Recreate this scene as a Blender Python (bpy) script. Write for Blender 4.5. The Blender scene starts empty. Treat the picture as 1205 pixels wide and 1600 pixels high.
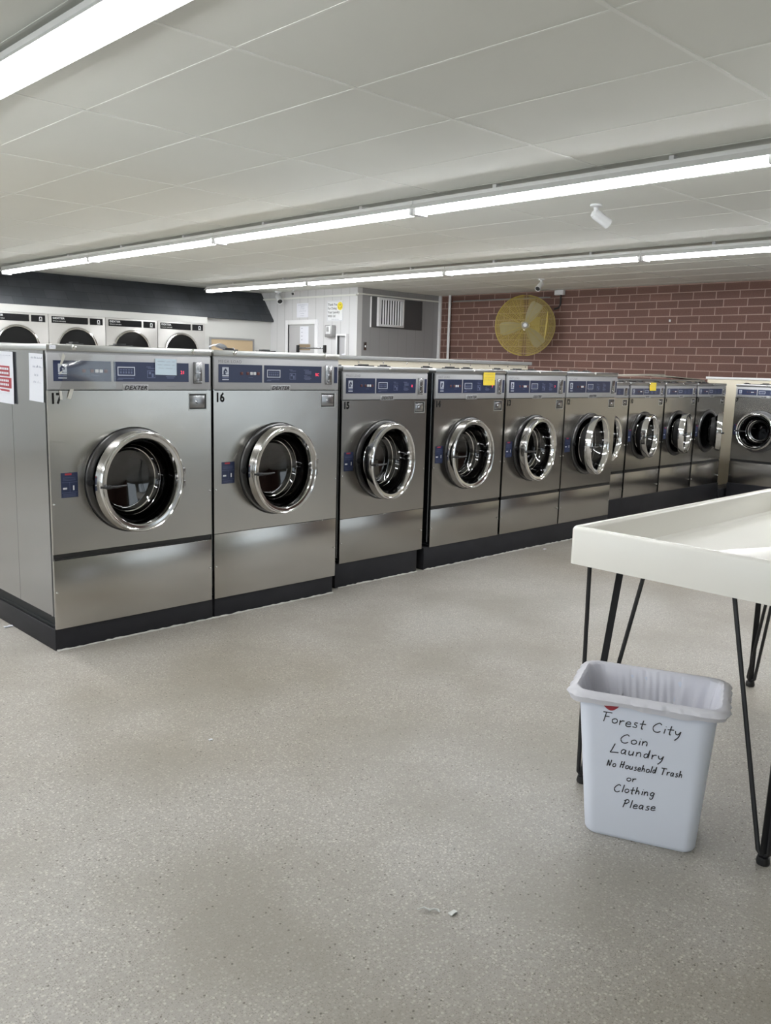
import bpy, bmesh, math, random
from mathutils import Vector, Matrix
random.seed(7)
C = bpy.context.scene.collection
PI = math.pi
R = math.radians

# ------------------------------------------------------------------ camera
sc = bpy.context.scene
H = 1.3
yaw, pitch, roll, fpx = 0.775631, 0.168157, 0.027642, 1348.62
cy_, sy_, cp_, sp_ = math.cos(yaw), math.sin(yaw), math.cos(pitch), math.sin(pitch)
fwd = Vector((sy_*cp_, cy_*cp_, -sp_))
rt0 = Vector((cy_, -sy_, 0))
up0 = rt0.cross(fwd)
rt = math.cos(roll)*rt0 + math.sin(roll)*up0
up = -math.sin(roll)*rt0 + math.cos(roll)*up0
cd = bpy.data.cameras.new('camera')
cam = bpy.data.objects.new('camera', cd)
C.objects.link(cam)
cam.matrix_world = Matrix(((rt.x, up.x, -fwd.x, 0), (rt.y, up.y, -fwd.y, 0), (rt.z, up.z, -fwd.z, H), (0, 0, 0, 1)))
cd.sensor_fit = 'VERTICAL'
cd.sensor_height = 36
cd.sensor_width = 36
cd.lens = fpx/1600*36
cd.clip_start = 0.02
cd.clip_end = 100
sc.camera = cam

# ------------------------------------------------------------------ world, exposure, lamp strengths
w = bpy.data.worlds.new('world')
sc.world = w
w.use_nodes = True
w.node_tree.nodes['Background'].inputs[0].default_value = (0.87, 0.92, 1.0, 1)
w.node_tree.nodes['Background'].inputs[1].default_value = 2.3
TUBE = 50.0
sc.view_settings.view_transform = 'Standard'
sc.view_settings.look = 'None'
sc.view_settings.gamma = 1
sc.view_settings.use_curve_mapping = False
sc.view_settings.exposure = 0.0
sc.cycles.use_denoising = True
sc.cycles.max_bounces = 10
sc.cycles.diffuse_bounces = 5
sc.cycles.glossy_bounces = 5
sc.cycles.transparent_max_bounces = 12
sc.cycles.sample_clamp_indirect = 6

# ------------------------------------------------------------------ helpers
def tag(o, label=None, cat=None, group=None, kind=None):
    if label: o['label'] = label
    if cat: o['category'] = cat
    if group: o['group'] = group
    if kind: o['kind'] = kind
    return o

def empty(name, loc=(0, 0, 0), rz=0, label=None, cat=None, group=None):
    o = bpy.data.objects.new(name, None)
    C.objects.link(o)
    o.location = loc
    o.rotation_euler = (0, 0, rz)
    o.empty_display_size = .1
    return tag(o, label, cat, group)

def link(name, me, parent=None, loc=None, rot=None):
    o = bpy.data.objects.new(name, me)
    C.objects.link(o)
    if parent: o.parent = parent
    if loc: o.location = loc
    if rot: o.rotation_euler = rot
    return o

class MB:
    """collects shapes into one mesh"""
    def __init__(s): s.b = bmesh.new(); s.mi = 0
    def face(s, pts, smooth=False):
        vs = [s.b.verts.new(p) for p in pts]
        f = s.b.faces.new(vs); f.material_index = s.mi; f.smooth = smooth
        return f
    def box(s, x0, x1, y0, y1, z0, z1, bev=0):
        v = [s.b.verts.new((x, y, z)) for x in (x0, x1) for y in (y0, y1) for z in (z0, z1)]
        fs = []
        for a in ((0, 1, 3, 2), (4, 6, 7, 5), (0, 4, 5, 1), (2, 3, 7, 6), (0, 2, 6, 4), (1, 5, 7, 3)):
            f = s.b.faces.new([v[i] for i in a]); f.material_index = s.mi; fs.append(f)
        if bev:
            es = list({e for f in fs for e in f.edges})
            r = bmesh.ops.bevel(s.b, geom=es, offset=bev, segments=2, affect='EDGES', profile=.5)
            for f in r['faces']: f.material_index = s.mi; f.smooth = True
        return s
    def grid(s, rows, closed=False, smooth=True, flip=False):
        """rows: list of equal-length point lists"""
        vr = [[s.b.verts.new(p) for p in r] for r in rows]
        n = len(vr[0])
        for i in range(len(vr)-1):
            for j in range(n if closed else n-1):
                k = (j+1) % n
                q = [vr[i][j], vr[i][k], vr[i+1][k], vr[i+1][j]]
                if flip: q.reverse()
                try:
                    f = s.b.faces.new(q); f.smooth = smooth; f.material_index = s.mi
                except ValueError: pass
        return vr
    def lathe(s, prof, cx=0, cz=0, n=64, smooth=True, a0=0, a1=2*PI):
        """profile of (radius, y) spun round the y axis through (cx, cz)"""
        rows = []
        full = abs(a1-a0-2*PI) < 1e-6
        for k in range(n if full else n+1):
            a = a0+(a1-a0)*k/n
            rows.append([(cx+r*math.cos(a), y, cz+r*math.sin(a)) for r, y in prof])
        if full: rows.append(rows[0])
        s.grid(rows, smooth=smooth)
        return s
    def latheZ(s, prof, cx=0, cy=0, n=32, smooth=True):
        rows = [[(cx+r*math.cos(2*PI*k/n), cy+r*math.sin(2*PI*k/n), z) for r, z in prof] for k in range(n)]
        rows.append(rows[0])
        s.grid(rows, smooth=smooth)
        return s
    def disc(s, cx, y, cz, r, n=40, flip=False):
        p = [(cx+r*math.cos(2*PI*k/n), y, cz+r*math.sin(2*PI*k/n)) for k in range(n)]
        if flip: p.reverse()
        s.face(p)
        return s
    def tube(s, pts, r, n=8, cap=True):
        pts = [Vector(p) for p in pts]
        rs = r if isinstance(r, (list, tuple)) else [r]*len(pts)
        rings = []
        ref = None
        for i, p in enumerate(pts):
            t = (pts[min(i+1, len(pts)-1)]-pts[max(i-1, 0)]).normalized()
            if ref is None:
                ref = Vector((0, 0, 1)) if abs(t.z) < .9 else Vector((1, 0, 0))
            a = t.cross(ref).normalized(); b = t.cross(a).normalized()
            ref = -b if False else ref
            rings.append([tuple(p+rs[i]*(math.cos(2*PI*k/n)*a+math.sin(2*PI*k/n)*b)) for k in range(n)])
        vr = s.grid(rings, closed=True)
        if cap:
            for rr, rev in ((vr[0], True), (vr[-1], False)):
                q = list(rr)
                if rev: q.reverse()
                f = s.b.faces.new(q); f.material_index = s.mi
        return s
    def mesh(s, name, *mats, fix=True, sharp=38):
        me = bpy.data.meshes.new(name)
        bmesh.ops.remove_doubles(s.b, verts=s.b.verts, dist=1e-6)
        if fix: bmesh.ops.recalc_face_normals(s.b, faces=s.b.faces)
        s.b.to_mesh(me); s.b.free()
        for m in mats: me.materials.append(m)
        me.set_sharp_from_angle(angle=R(sharp))
        return me
    def build(s, name, *mats, parent=None, loc=None, rot=None, fix=True):
        return link(name, s.mesh(name, *mats, fix=fix), parent, loc, rot)

def box(name, x0, x1, y0, y1, z0, z1, m, parent=None, bev=0):
    return MB().box(x0, x1, y0, y1, z0, z1, bev).build(name, m, parent=parent)

_tc = {}
def text_mesh(txt, size, m, align='LEFT', shear=0, sx=1, space=1, bold=0):
    key = (txt, size, m.name, align, shear, sx, space, bold)
    if key in _tc: return _tc[key]
    cu = bpy.data.curves.new('t', 'FONT')
    cu.body = txt; cu.size = size; cu.align_x = align; cu.shear = shear
    cu.space_character = space; cu.offset = bold; cu.resolution_u = 2
    o = bpy.data.objects.new('t', cu); C.objects.link(o)
    dg = bpy.context.evaluated_depsgraph_get(); dg.update()
    me = bpy.data.meshes.new_from_object(o.evaluated_get(dg))
    bpy.data.objects.remove(o)
    # text lies in xy: turn it to stand in xz, facing -y
    me.transform(Matrix(((sx, 0, 0, 0), (0, 0, 1, 0), (0, 1, 0, 0), (0, 0, 0, 1))))
    me.flip_normals()
    me.materials.clear(); me.materials.append(m)
    _tc[key] = me
    return me

# ------------------------------------------------------------------ materials
def nodes(name):
    m = bpy.data.materials.new(name); m.use_nodes = True
    return m, m.node_tree, m.node_tree.nodes['Principled BSDF']

def mat(name, col, rough=.5, metal=0, spec=.5, emit=None, es=0, coat=0, noise=0, nscale=20, bump=0):
    m, t, b = nodes(name)
    b.inputs['Base Color'].default_value = (*col, 1)
    b.inputs['Roughness'].default_value = rough
    b.inputs['Metallic'].default_value = metal
    b.inputs['Specular IOR Level'].default_value = spec
    b.inputs['Coat Weight'].default_value = coat
    if emit:
        b.inputs['Emission Color'].default_value = (*emit, 1)
        b.inputs['Emission Strength'].default_value = es
    if noise or bump:
        tc = t.nodes.new('ShaderNodeTexCoord')
        n = t.nodes.new('ShaderNodeTexNoise'); n.inputs['Scale'].default_value = nscale
        n.inputs['Detail'].default_value = 4
        t.links.new(tc.outputs['Object'], n.inputs['Vector'])
        if noise:
            mx = t.nodes.new('ShaderNodeMix'); mx.data_type = 'RGBA'
            mx.inputs[6].default_value = (*[c*(1-noise) for c in col], 1)
            mx.inputs[7].default_value = (*[min(1, c*(1+noise)) for c in col], 1)
            t.links.new(n.outputs['Fac'], mx.inputs[0]); t.links.new(mx.outputs[2], b.inputs['Base Color'])
        if bump:
            bp = t.nodes.new('ShaderNodeBump'); bp.inputs['Strength'].default_value = bump
            bp.inputs['Distance'].default_value = .01
            t.links.new(n.outputs['Fac'], bp.inputs['Height']); t.links.new(bp.outputs['Normal'], b.inputs['Normal'])
    return m

def steel(name, col, rough, aniso=.5, streak=.06, wav=.04):
    """brushed sheet steel: vertical grain and slow waviness"""
    m, t, b = nodes(name)
    b.inputs['Metallic'].default_value = 1
    L = t.links.new
    tc = t.nodes.new('ShaderNodeTexCoord')
    mp = t.nodes.new('ShaderNodeMapping'); mp.inputs['Scale'].default_value = (260, 260, 4)
    n = t.nodes.new('ShaderNodeTexNoise'); n.inputs['Scale'].default_value = 1; n.inputs['Detail'].default_value = 3
    L(tc.outputs['Object'], mp.inputs[0]); L(mp.outputs[0], n.inputs['Vector'])
    n2 = t.nodes.new('ShaderNodeTexNoise'); n2.inputs['Scale'].default_value = 3.2; n2.inputs['Detail'].default_value = 2
    L(tc.outputs['Object'], n2.inputs['Vector'])
    mr = t.nodes.new('ShaderNodeMapRange')
    mr.inputs['To Min'].default_value = rough-streak; mr.inputs['To Max'].default_value = rough+streak
    L(n.outputs['Fac'], mr.inputs['Value']); L(mr.outputs[0], b.inputs['Roughness'])
    mx = t.nodes.new('ShaderNodeMix'); mx.data_type = 'RGBA'
    mx.inputs[6].default_value = (*[c*(1-streak*1.6) for c in col], 1); mx.inputs[7].default_value = (*[c*(1+streak*1.4) for c in col], 1)
    ad = t.nodes.new('ShaderNodeMath'); ad.operation = 'MULTIPLY_ADD'; ad.inputs[1].default_value = .5
    L(n.outputs['Fac'], ad.inputs[0])
    h2 = t.nodes.new('ShaderNodeMath'); h2.operation = 'MULTIPLY'; h2.inputs[1].default_value = .5
    L(n2.outputs['Fac'], h2.inputs[0]); L(h2.outputs[0], ad.inputs[2])
    L(ad.outputs[0], mx.inputs[0]); L(mx.outputs[2], b.inputs['Base Color'])
    bp = t.nodes.new('ShaderNodeBump'); bp.inputs['Strength'].default_value = wav; bp.inputs['Distance'].default_value = .05
    L(n2.outputs['Fac'], bp.inputs['Height']); L(bp.outputs[0], b.inputs['Normal'])
    b.inputs['Anisotropic'].default_value = aniso
    return m

M = {}
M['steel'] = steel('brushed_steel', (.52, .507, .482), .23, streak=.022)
M['steel_b'] = steel('shaded_steel', (.385, .37, .35), .25, streak=.018)  # same steel with its dimmer reflections put into a darker colour
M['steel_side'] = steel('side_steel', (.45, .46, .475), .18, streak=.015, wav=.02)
M['cap_b'] = steel('shaded_cap_steel', (.42, .42, .42), .33, streak=.03)  # cap steel darkened in the colour for the same dim reflections
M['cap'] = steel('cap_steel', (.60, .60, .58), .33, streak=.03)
M['chrome'] = mat('chrome', (.74, .73, .72), .10, 1)
M['chrome_dull'] = mat('dull_chrome', (.35, .35, .36), .25, 1)
M['bezel'] = mat('bezel_metal', (.15, .15, .152), .30, .95)
M['screw'] = mat('screw_metal', (.8, .8, .78), .2, 1)
M['plate'] = mat('silver_faceplate', (.40, .40, .41), .42, .35)
M['navy'] = mat('navy_panel', (.018, .026, .068), .3)
M['white_print'] = mat('white_print', (.5, .53, .6), .5)
M['faint_print'] = mat('faint_print', (.11, .13, .22), .5)
M['grey_print'] = mat('grey_print', (.15, .15, .15), .5)
M['black_print'] = mat('black_print', (.012, .012, .012), .8, spec=.1)
M['button'] = mat('button_white', (.62, .62, .64), .4)
M['button_red'] = mat('button_red', (.10, .028, .028), .4)
M['led'] = mat('red_display', (.3, .01, .02), .4, emit=(1, .05, .1), es=2.2)
M['red_print'] = mat('red_print', (.35, .03, .045), .5)
M['black'] = mat('black_plastic', (.012, .012, .013), .35)
M['strip_black'] = mat('strip_black', (.010, .010, .011), .7, spec=.15)
M['black_metal'] = mat('black_paint_metal', (.010, .010, .011), .38)
M['groove'] = mat('dark_channel', (.03, .03, .03), .35, .5)
M['plinth'] = mat('plinth_black_paint', (.016, .016, .019), .55, spec=.25, noise=.3, nscale=9)
M['frame_black'] = mat('black_frame', (.010, .012, .014), .5, spec=.2)
M['drum'] = mat('drum_dark', (.05, .05, .055), .35, .9)
M['drumhole'] = mat('drum_void', (.006, .006, .006), .6)
M['gasket'] = mat('rubber_gasket', (.012, .012, .012), .5)
M['paper'] = mat('paper', (.72, .73, .78), .75)
M['paper2'] = mat('paper_cool', (.52, .62, .70), .75)
M['yellow_note'] = mat('yellow_note', (.80, .60, .05), .7)
M['ink'] = mat('ink', (.25, .26, .33), .6)
M['ink_dark'] = mat('marker_ink', (.010, .010, .016), .5)
M['white_plastic'] = mat('white_plastic', (.72, .73, .74), .4)
M['white_paint'] = mat('white_paint', (.74, .74, .75), .45)
M['tube_end'] = mat('lampholder', (.7, .7, .7), .4)
M['fixture'] = mat('fixture_enamel', (.80, .80, .79), .35)
M['tabletop'] = mat('white_laminate', (.82, .80, .74), .22, coat=.2)
M['binm'] = mat('bin_plastic', (.76, .80, .90), .4)
M['grey_metal'] = mat('grey_metal', (.36, .36, .36), .45, .6, noise=.15, nscale=12)
M['cream'] = mat('cream_paint', (.66, .60, .48), .5, noise=.05, nscale=5)
M['dryer'] = mat('dryer_enamel', (.50, .49, .47), .35, .25, noise=.05, nscale=6)
M['dryer_dark'] = mat('dryer_glass', (.008, .008, .008), .35, spec=.12)
M['cork'] = mat('cork', (.50, .38, .24), .8, noise=.12, nscale=90)
M['brown'] = mat('brown_sign', (.25, .19, .12), .6)
M['smile'] = mat('smiley_yellow', (.75, .62, .03), .6)
M['fan_yellow'] = mat('fan_yellow', (.40, .31, .07), .45)
M['blade'] = mat('fan_blade', (.34, .34, .31), .45, .3, noise=.12, nscale=18)
M['office_grey'] = mat('box_grey', (.075, .075, .078), .6)
M['rubber'] = mat('rubber', (.03, .03, .03), .7)
M['gum'] = mat('wrapper', (.55, .56, .54), .4)

def film(name, tint, f, rough=.05):
    """thin clear sheet: mostly see-through with a sheen"""
    m, t, b = nodes(name)
    t.nodes.remove(b)
    tr = t.nodes.new('ShaderNodeBsdfTransparent'); tr.inputs[0].default_value = (*tint, 1)
    gl = t.nodes.new('ShaderNodeBsdfGlossy'); gl.inputs['Roughness'].default_value = rough
    gl.inputs[0].default_value = (.9, .9, .9, 1)
    mx = t.nodes.new('ShaderNodeMixShader'); mx.inputs[0].default_value = f
    t.links.new(tr.outputs[0], mx.inputs[1]); t.links.new(gl.outputs[0], mx.inputs[2])
    t.links.new(mx.outputs[0], t.nodes['Material Output'].inputs[0])
    return m
M['film'] = film('clear_film', (.95, .95, .94), .06, .12)
M['glass'] = film('door_glass', (.09, .09, .10), .09, .04)
M['pane'] = film('window_glass', (.9, .93, .93), .08, .02)

def liner_mat():
    m, t, b = nodes('liner_film')
    b.inputs['Base Color'].default_value = (.91, .895, .93, 1)
    b.inputs['Roughness'].default_value = .35
    tr = t.nodes.new('ShaderNodeBsdfTranslucent'); tr.inputs[0].default_value = (.86, .86, .9, 1)
    mx = t.nodes.new('ShaderNodeMixShader'); mx.inputs[0].default_value = .35
    t.links.new(b.outputs[0], mx.inputs[1]); t.links.new(tr.outputs[0], mx.inputs[2])
    t2 = t.nodes.new('ShaderNodeBsdfTransparent')
    m2 = t.nodes.new('ShaderNodeMixShader'); m2.inputs[0].default_value = .06
    t.links.new(mx.outputs[0], m2.inputs[1]); t.links.new(t2.outputs[0], m2.inputs[2])
    t.links.new(m2.outputs[0], t.nodes['Material Output'].inputs[0])
    return m
M['liner'] = liner_mat()

def emis(name, col, s):
    m, t, b = nodes(name)
    t.nodes.remove(b)
    e = t.nodes.new('ShaderNodeEmission'); e.inputs[0].default_value = (*col, 1); e.inputs[1].default_value = s
    t.links.new(e.outputs[0], t.nodes['Material Output'].inputs[0])
    return m
M['tube'] = emis('tube_glow', (.96, .98, 1.0), TUBE)

def floor_mat():
    m, t, b = nodes('terrazzo')
    L = t.links.new; N = t.nodes.new
    tc = N('ShaderNodeTexCoord')
    def vor(scale, lo, hi):
        v = N('ShaderNodeTexVoronoi'); v.voronoi_dimensions = '2D'; v.inputs['Scale'].default_value = scale; v.inputs['Randomness'].default_value = 1
        L(tc.outputs['Object'], v.inputs['Vector'])
        return v
    def noise(scale, d=3):
        n = N('ShaderNodeTexNoise'); n.inputs['Scale'].default_value = scale; n.inputs['Detail'].default_value = d
        L(tc.outputs['Object'], n.inputs['Vector']); return n
    def ramp(src, stops):
        r = N('ShaderNodeValToRGB'); L(src, r.inputs[0])
        el = r.color_ramp.elements
        while len(el) < len(stops): el.new(.5)
        for e, (p, c) in zip(el, stops): e.position = p; e.color = (*c, 1)
        return r
    def mix(a, bb, f, mode='MIX'):
        x = N('ShaderNodeMix'); x.data_type = 'RGBA'; x.blend_type = mode
        for s_, i in ((a, 6), (bb, 7)):
            if isinstance(s_, tuple): x.inputs[i].default_value = (*s_, 1)
            else: L(s_, x.inputs[i])
        if isinstance(f, float): x.inputs[0].default_value = f
        else: L(f, x.inputs[0])
        return x.outputs[2]
    # ground colour, slow stains
    big = noise(.55, 4); mid = noise(2.3, 5)
    base = ramp(big.outputs['Fac'], [(.32, (.30, .274, .236)), (.5, (.355, .336, .308)), (.68, (.39, .376, .35))])
    st = ramp(mid.outputs['Fac'], [(.35, (.78, .76, .72)), (.6, (1, 1, 1))])
    col = mix(base.outputs[0], st.outputs[0], .7, 'MULTIPLY')
    # light chips set in a greyer ground; in worn patches they hardly show
    def chips(scale, thr, lo, hi, mul, fade):
        v = vor(scale, 0, 1)
        sp_ = N('ShaderNodeSeparateColor'); L(v.outputs['Color'], sp_.inputs[0])
        d = N('ShaderNodeMapRange'); d.interpolation_type = 'SMOOTHSTEP'
        d.inputs['From Min'].default_value = hi; d.inputs['From Max'].default_value = lo
        L(v.outputs['Distance'], d.inputs['Value'])
        g = N('ShaderNodeMath'); g.operation = 'GREATER_THAN'; g.inputs[1].default_value = thr; L(sp_.outputs[0], g.inputs[0])
        m1 = N('ShaderNodeMath'); m1.operation = 'MULTIPLY'; L(d.outputs[0], m1.inputs[0]); L(g.outputs[0], m1.inputs[1])
        m2 = N('ShaderNodeMath'); m2.operation = 'MULTIPLY'; L(m1.outputs[0], m2.inputs[0]); L(fade, m2.inputs[1])
        return m2.outputs[0], sp_
    fd = ramp(mid.outputs['Fac'], [(.34, (.45, .45, .45)), (.55, (1, 1, 1))])
    fade = fd.outputs[0]
    f1, sep = chips(112, .30, .25, .48, 1, fade)
    tone = ramp(sep.outputs[1], [(0, (.84, .83, .81)), (.35, (1.0, .99, .98)), (.7, (1.13, 1.12, 1.11)), (1, (1.38, 1.37, 1.35))])
    ground = mix(col, (.90, .895, .885), 1.0, 'MULTIPLY')
    light = mix(col, tone.outputs[0], 1.0, 'MULTIPLY')
    col = mix(ground, light, f1)
    f2, s2_ = chips(260, .4, .2, .5, 1, fade)
    lt2 = mix(col, (1.16, 1.15, 1.14), 1.0, 'MULTIPLY'); col = mix(col, lt2, f2)
    f3, s3_ = chips(190, .66, .15, .45, 1, fade)
    dk = mix(col, (.66, .65, .63), 1.0, 'MULTIPLY'); col = mix(col, dk, f3)
    one = N('ShaderNodeValue'); one.outputs[0].default_value = 1
    f4, s4_ = chips(62, .93, .10, .22, 1, one.outputs[0])
    dk4 = mix(col, (.42, .40, .38), 1.0, 'MULTIPLY'); col = mix(col, dk4, f4)
    L(col, b.inputs['Base Color'])
    rr = N('ShaderNodeMapRange'); rr.inputs['To Min'].default_value = .34; rr.inputs['To Max'].default_value = .52
    L(mid.outputs['Fac'], rr.inputs['Value']); L(rr.outputs[0], b.inputs['Roughness'])
    b.inputs['Specular IOR Level'].default_value = .3
    bp = N('ShaderNodeBump'); bp.inputs['Strength'].default_value = .06; bp.inputs['Distance'].default_value = .002
    L(sep.outputs[0], bp.inputs['Height']); L(bp.outputs[0], b.inputs['Normal'])
    return m
M['floor'] = floor_mat()

def brick_mat():
    m, t, b = nodes('brick')
    L = t.links.new; N = t.nodes.new
    tc = N('ShaderNodeTexCoord'); sx = N('ShaderNodeSeparateXYZ'); cb = N('ShaderNodeCombineXYZ')
    L(tc.outputs['Object'], sx.inputs[0]); L(sx.outputs[1], cb.inputs[0]); L(sx.outputs[2], cb.inputs[1])
    mp = N('ShaderNodeMapping'); mp.inputs['Location'].default_value = (.06, .053, 0)
    L(cb.outputs[0], mp.inputs[0])
    br = N('ShaderNodeTexBrick'); L(mp.outputs[0], br.inputs['Vector'])
    br.offset = .34; br.squash = 1
    br.inputs['Scale'].default_value = 1
    br.inputs['Brick Width'].default_value = .305; br.inputs['Row Height'].default_value = .0995
    br.inputs['Mortar Size'].default_value = .0062; br.inputs['Mortar Smooth'].default_value = .15
    br.inputs['Color1'].default_value = (.122, .063, .050, 1); br.inputs['Color2'].default_value = (.158, .080, .062, 1)
    br.inputs['Mortar'].default_value = (.36, .25, .215, 1)
    n = N('ShaderNodeTexNoise'); n.inputs['Scale'].default_value = 60; n.inputs['Detail'].default_value = 5
    L(tc.outputs['Object'], n.inputs['Vector'])
    n2 = N('ShaderNodeTexNoise'); n2.inputs['Scale'].default_value = 1.1
    L(tc.outputs['Object'], n2.inputs['Vector'])
    def mul(c, f, lo, hi):
        r = N('ShaderNodeMapRange'); r.inputs['To Min'].default_value = lo; r.inputs['To Max'].default_value = hi; L(f, r.inputs['Value'])
        x = N('ShaderNodeMix'); x.data_type = 'RGBA'; x.blend_type = 'MULTIPLY'; x.inputs[0].default_value = 1
        L(c, x.inputs[6]); L(r.outputs[0], x.inputs[7]); return x.outputs[2]
    c = mul(br.outputs['Color'], n.outputs['Fac'], .75, 1.25); c = mul(c, n2.outputs['Fac'], .82, 1.15)
    L(c, b.inputs['Base Color']); b.inputs['Roughness'].default_value = .75
    bp = N('ShaderNodeBump'); bp.inputs['Strength'].default_value = .5; bp.inputs['Distance'].default_value = .006
    inv = N('ShaderNodeMath'); inv.operation = 'SUBTRACT'; inv.inputs[0].default_value = 1; L(br.outputs['Fac'], inv.inputs[1])
    L(inv.outputs[0], bp.inputs['Height']); L(bp.outputs[0], b.inputs['Normal'])
    return m
M['brick'] = brick_mat()

def panelling(name, col, axis, pitch=.2, dark=.72):
    """grooved sheet panelling: thin vertical grooves"""
    m, t, b = nodes(name)
    L = t.links.new; N = t.nodes.new
    tc = N('ShaderNodeTexCoord'); sx = N('ShaderNodeSeparateXYZ'); L(tc.outputs['Object'], sx.inputs[0])
    d = N('ShaderNodeMath'); d.operation = 'DIVIDE'; d.inputs[1].default_value = pitch; L(sx.outputs[axis], d.inputs[0])
    f = N('ShaderNodeMath'); f.operation = 'FRACT'; L(d.outputs[0], f.inputs[0])
    lt = N('ShaderNodeMath'); lt.operation = 'LESS_THAN'; lt.inputs[1].default_value = .05; L(f.outputs[0], lt.inputs[0])
    mx = N('ShaderNodeMix'); mx.data_type = 'RGBA'
    mx.inputs[6].default_value = (*col, 1); mx.inputs[7].default_value = (*[c*dark for c in col], 1)
    L(lt.outputs[0], mx.inputs[0]); L(mx.outputs[2], b.inputs['Base Color']); b.inputs['Roughness'].default_value = .55
    bp = N('ShaderNodeBump'); bp.inputs['Strength'].default_value = .4; bp.inputs['Distance'].default_value = .004; bp.invert = True
    L(lt.outputs[0], bp.inputs['Height']); L(bp.outputs[0], b.inputs['Normal'])
    return m
M['office_left'] = panelling('white_panelling', (.58, .58, .585), 1)
M['office_front'] = panelling('grey_panelling', (.30, .30, .305), 0, dark=.85)
M['wall'] = mat('wall_paint', (.58, .58, .56), .6)
M['wall_dim'] = mat('wall_paint_warm', (.42, .41, .38), .6)
M['wall_olive'] = mat('wall_paint_olive', (.30, .29, .24), .6)
M['ceiling'] = mat('ceiling_tile', (.75, .76, .715), .7, noise=.03, nscale=1.5)
M['tbar'] = mat('ceiling_bar', (.79, .80, .76), .5)
def shingle():
    m, t, b = nodes('shingles')
    L = t.links.new; N = t.nodes.new
    tc = N('ShaderNodeTexCoord'); sx = N('ShaderNodeSeparateXYZ'); cb = N('ShaderNodeCombineXYZ')
    L(tc.outputs['Object'], sx.inputs[0]); L(sx.outputs[0], cb.inputs[0]); L(sx.outputs[2], cb.inputs[1])
    br = N('ShaderNodeTexBrick'); L(cb.outputs[0], br.inputs['Vector']); br.inputs['Scale'].default_value = 1
    br.inputs['Brick Width'].default_value = .31; br.inputs['Row Height'].default_value = .13
    br.inputs['Mortar Size'].default_value = .004
    br.inputs['Color1'].default_value = (.030, .035, .041, 1); br.inputs['Color2'].default_value = (.042, .046, .052, 1)
    br.inputs['Mortar'].default_value = (.022, .025, .03, 1)
    n = N('ShaderNodeTexNoise'); n.inputs['Scale'].default_value = 3; n.inputs['Detail'].default_value = 6
    L(tc.outputs['Object'], n.inputs['Vector'])
    x = N('ShaderNodeMix'); x.data_type = 'RGBA'; x.blend_type = 'OVERLAY'; x.inputs[0].default_value = .6
    L(br.outputs['Color'], x.inputs[6]); L(n.outputs['Fac'], x.inputs[7]); L(x.outputs[2], b.inputs['Base Color'])
    b.inputs['Roughness'].default_value = .6
    return m
M['shingle'] = shingle()

# ------------------------------------------------------------------ setting
ZC = 2.443
X0, X1, Y0, Y1 = -3.2, 10.75, -3.0, 12.3
def struct(o): o['kind'] = 'structure'; return o
struct(box('floor', X0-.2, X1+.2, Y0-.2, Y1+.2, -.1, 0, M['floor']))
struct(box('ceiling', X0-.2, X1+.2, Y0-.2, Y1+.2, ZC, ZC+.1, M['ceiling']))
b = MB()
gx0, gy0 = 1.9747, 2.8769
for i in range(-9, 16):
    x = gx0+.61*i
    if X0 < x < X1: b.box(x-.006, x+.006, Y0, Y1, ZC-.0018, ZC+.002)
for j in range(-5, 8):
    y = gy0+1.22*j
    if Y0 < y < Y1: b.box(X0, X1, y-.009, y+.009, ZC-.003, ZC+.002)
struct(b.build('trim_1', M['tbar']))
struct(box('wall_right', X1, X1+.15, Y0, Y1, 0, ZC, M['brick']))
# front wall: painted with shop windows, brick to the right
b = MB()
fw = [(4.95, 6.72), (6.95, 8.35)]
b.box(X0, 8.6, Y0-.15, Y0, 0, .15); b.box(X0, 8.6, Y0-.15, Y0, 2.2, ZC)
b.box(X0, 4.95, Y0-.15, Y0, .15, 2.2); b.box(6.72, 6.95, Y0-.15, Y0, .15, 2.2); b.box(8.35, 8.6, Y0-.15, Y0, .15, 2.2)
struct(b.build('wall_front', M['wall_olive']))
struct(box('wall_front_brick', 8.6, X1, Y0-.15, Y0, 0, ZC, M['brick']))
for k, (a, c) in enumerate(fw):
    wn = struct(empty('window_%d' % (k+5), ((a+c)/2, Y0, .15)))
    h = (c-a)/2
    f = MB(); f.box(-h, h, -.1, -.04, 0, .05); f.box(-h, h, -.1, -.04, 2.0, 2.05); f.box(-h, -h+.05, -.1, -.04, .05, 2.0); f.box(h-.05, h, -.1, -.04, .05, 2.0)
    f.build('window_frame', M['grey_metal'], parent=wn)
    box('window_pane', -h+.05, h-.05, -.075, -.069, .05, 2.0, M['pane'], wn)
# left wall with shop windows
b = MB()
wins = [(-2.4, .2), (.7, 3.3), (3.8, 6.4), (6.9, 9.5)]
b.box(X0-.15, X0, Y0, Y1, 0, .6); b.box(X0-.15, X0, Y0, Y1, 2.1, ZC)
ys = [Y0]+[v for p in wins for v in p]+[Y1]
for k in range(0, len(ys), 2): b.box(X0-.15, X0, ys[k], ys[k+1], .6, 2.1)
struct(b.build('wall_left', M['wall_dim']))
for k, (a, c) in enumerate(wins):
    wn = struct(empty('window_%d' % (k+1), (X0, (a+c)/2, .6)))
    h = (c-a)/2
    f = MB(); f.box(-.1, -.04, -h, h, 0, .05); f.box(-.1, -.04, -h, h, 1.45, 1.5); f.box(-.1, -.04, -h, -h+.05, .05, 1.45); f.box(-.1, -.04, h-.05, h, .05, 1.45)
    f.build('window_frame', M['grey_metal'], parent=wn)
    box('window_pane', -.075, -.069, -h+.05, h-.05, .05, 1.45, M['pane'], wn)
YB = 11.98
struct(box('wall_back', X0, 8.93, YB, Y1, 0, 1.98, M['wall']))
struct(box('wall_back_upper', X0, 8.93, 12.25, Y1+.05, 1.98, ZC, M['wall']))
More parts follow.
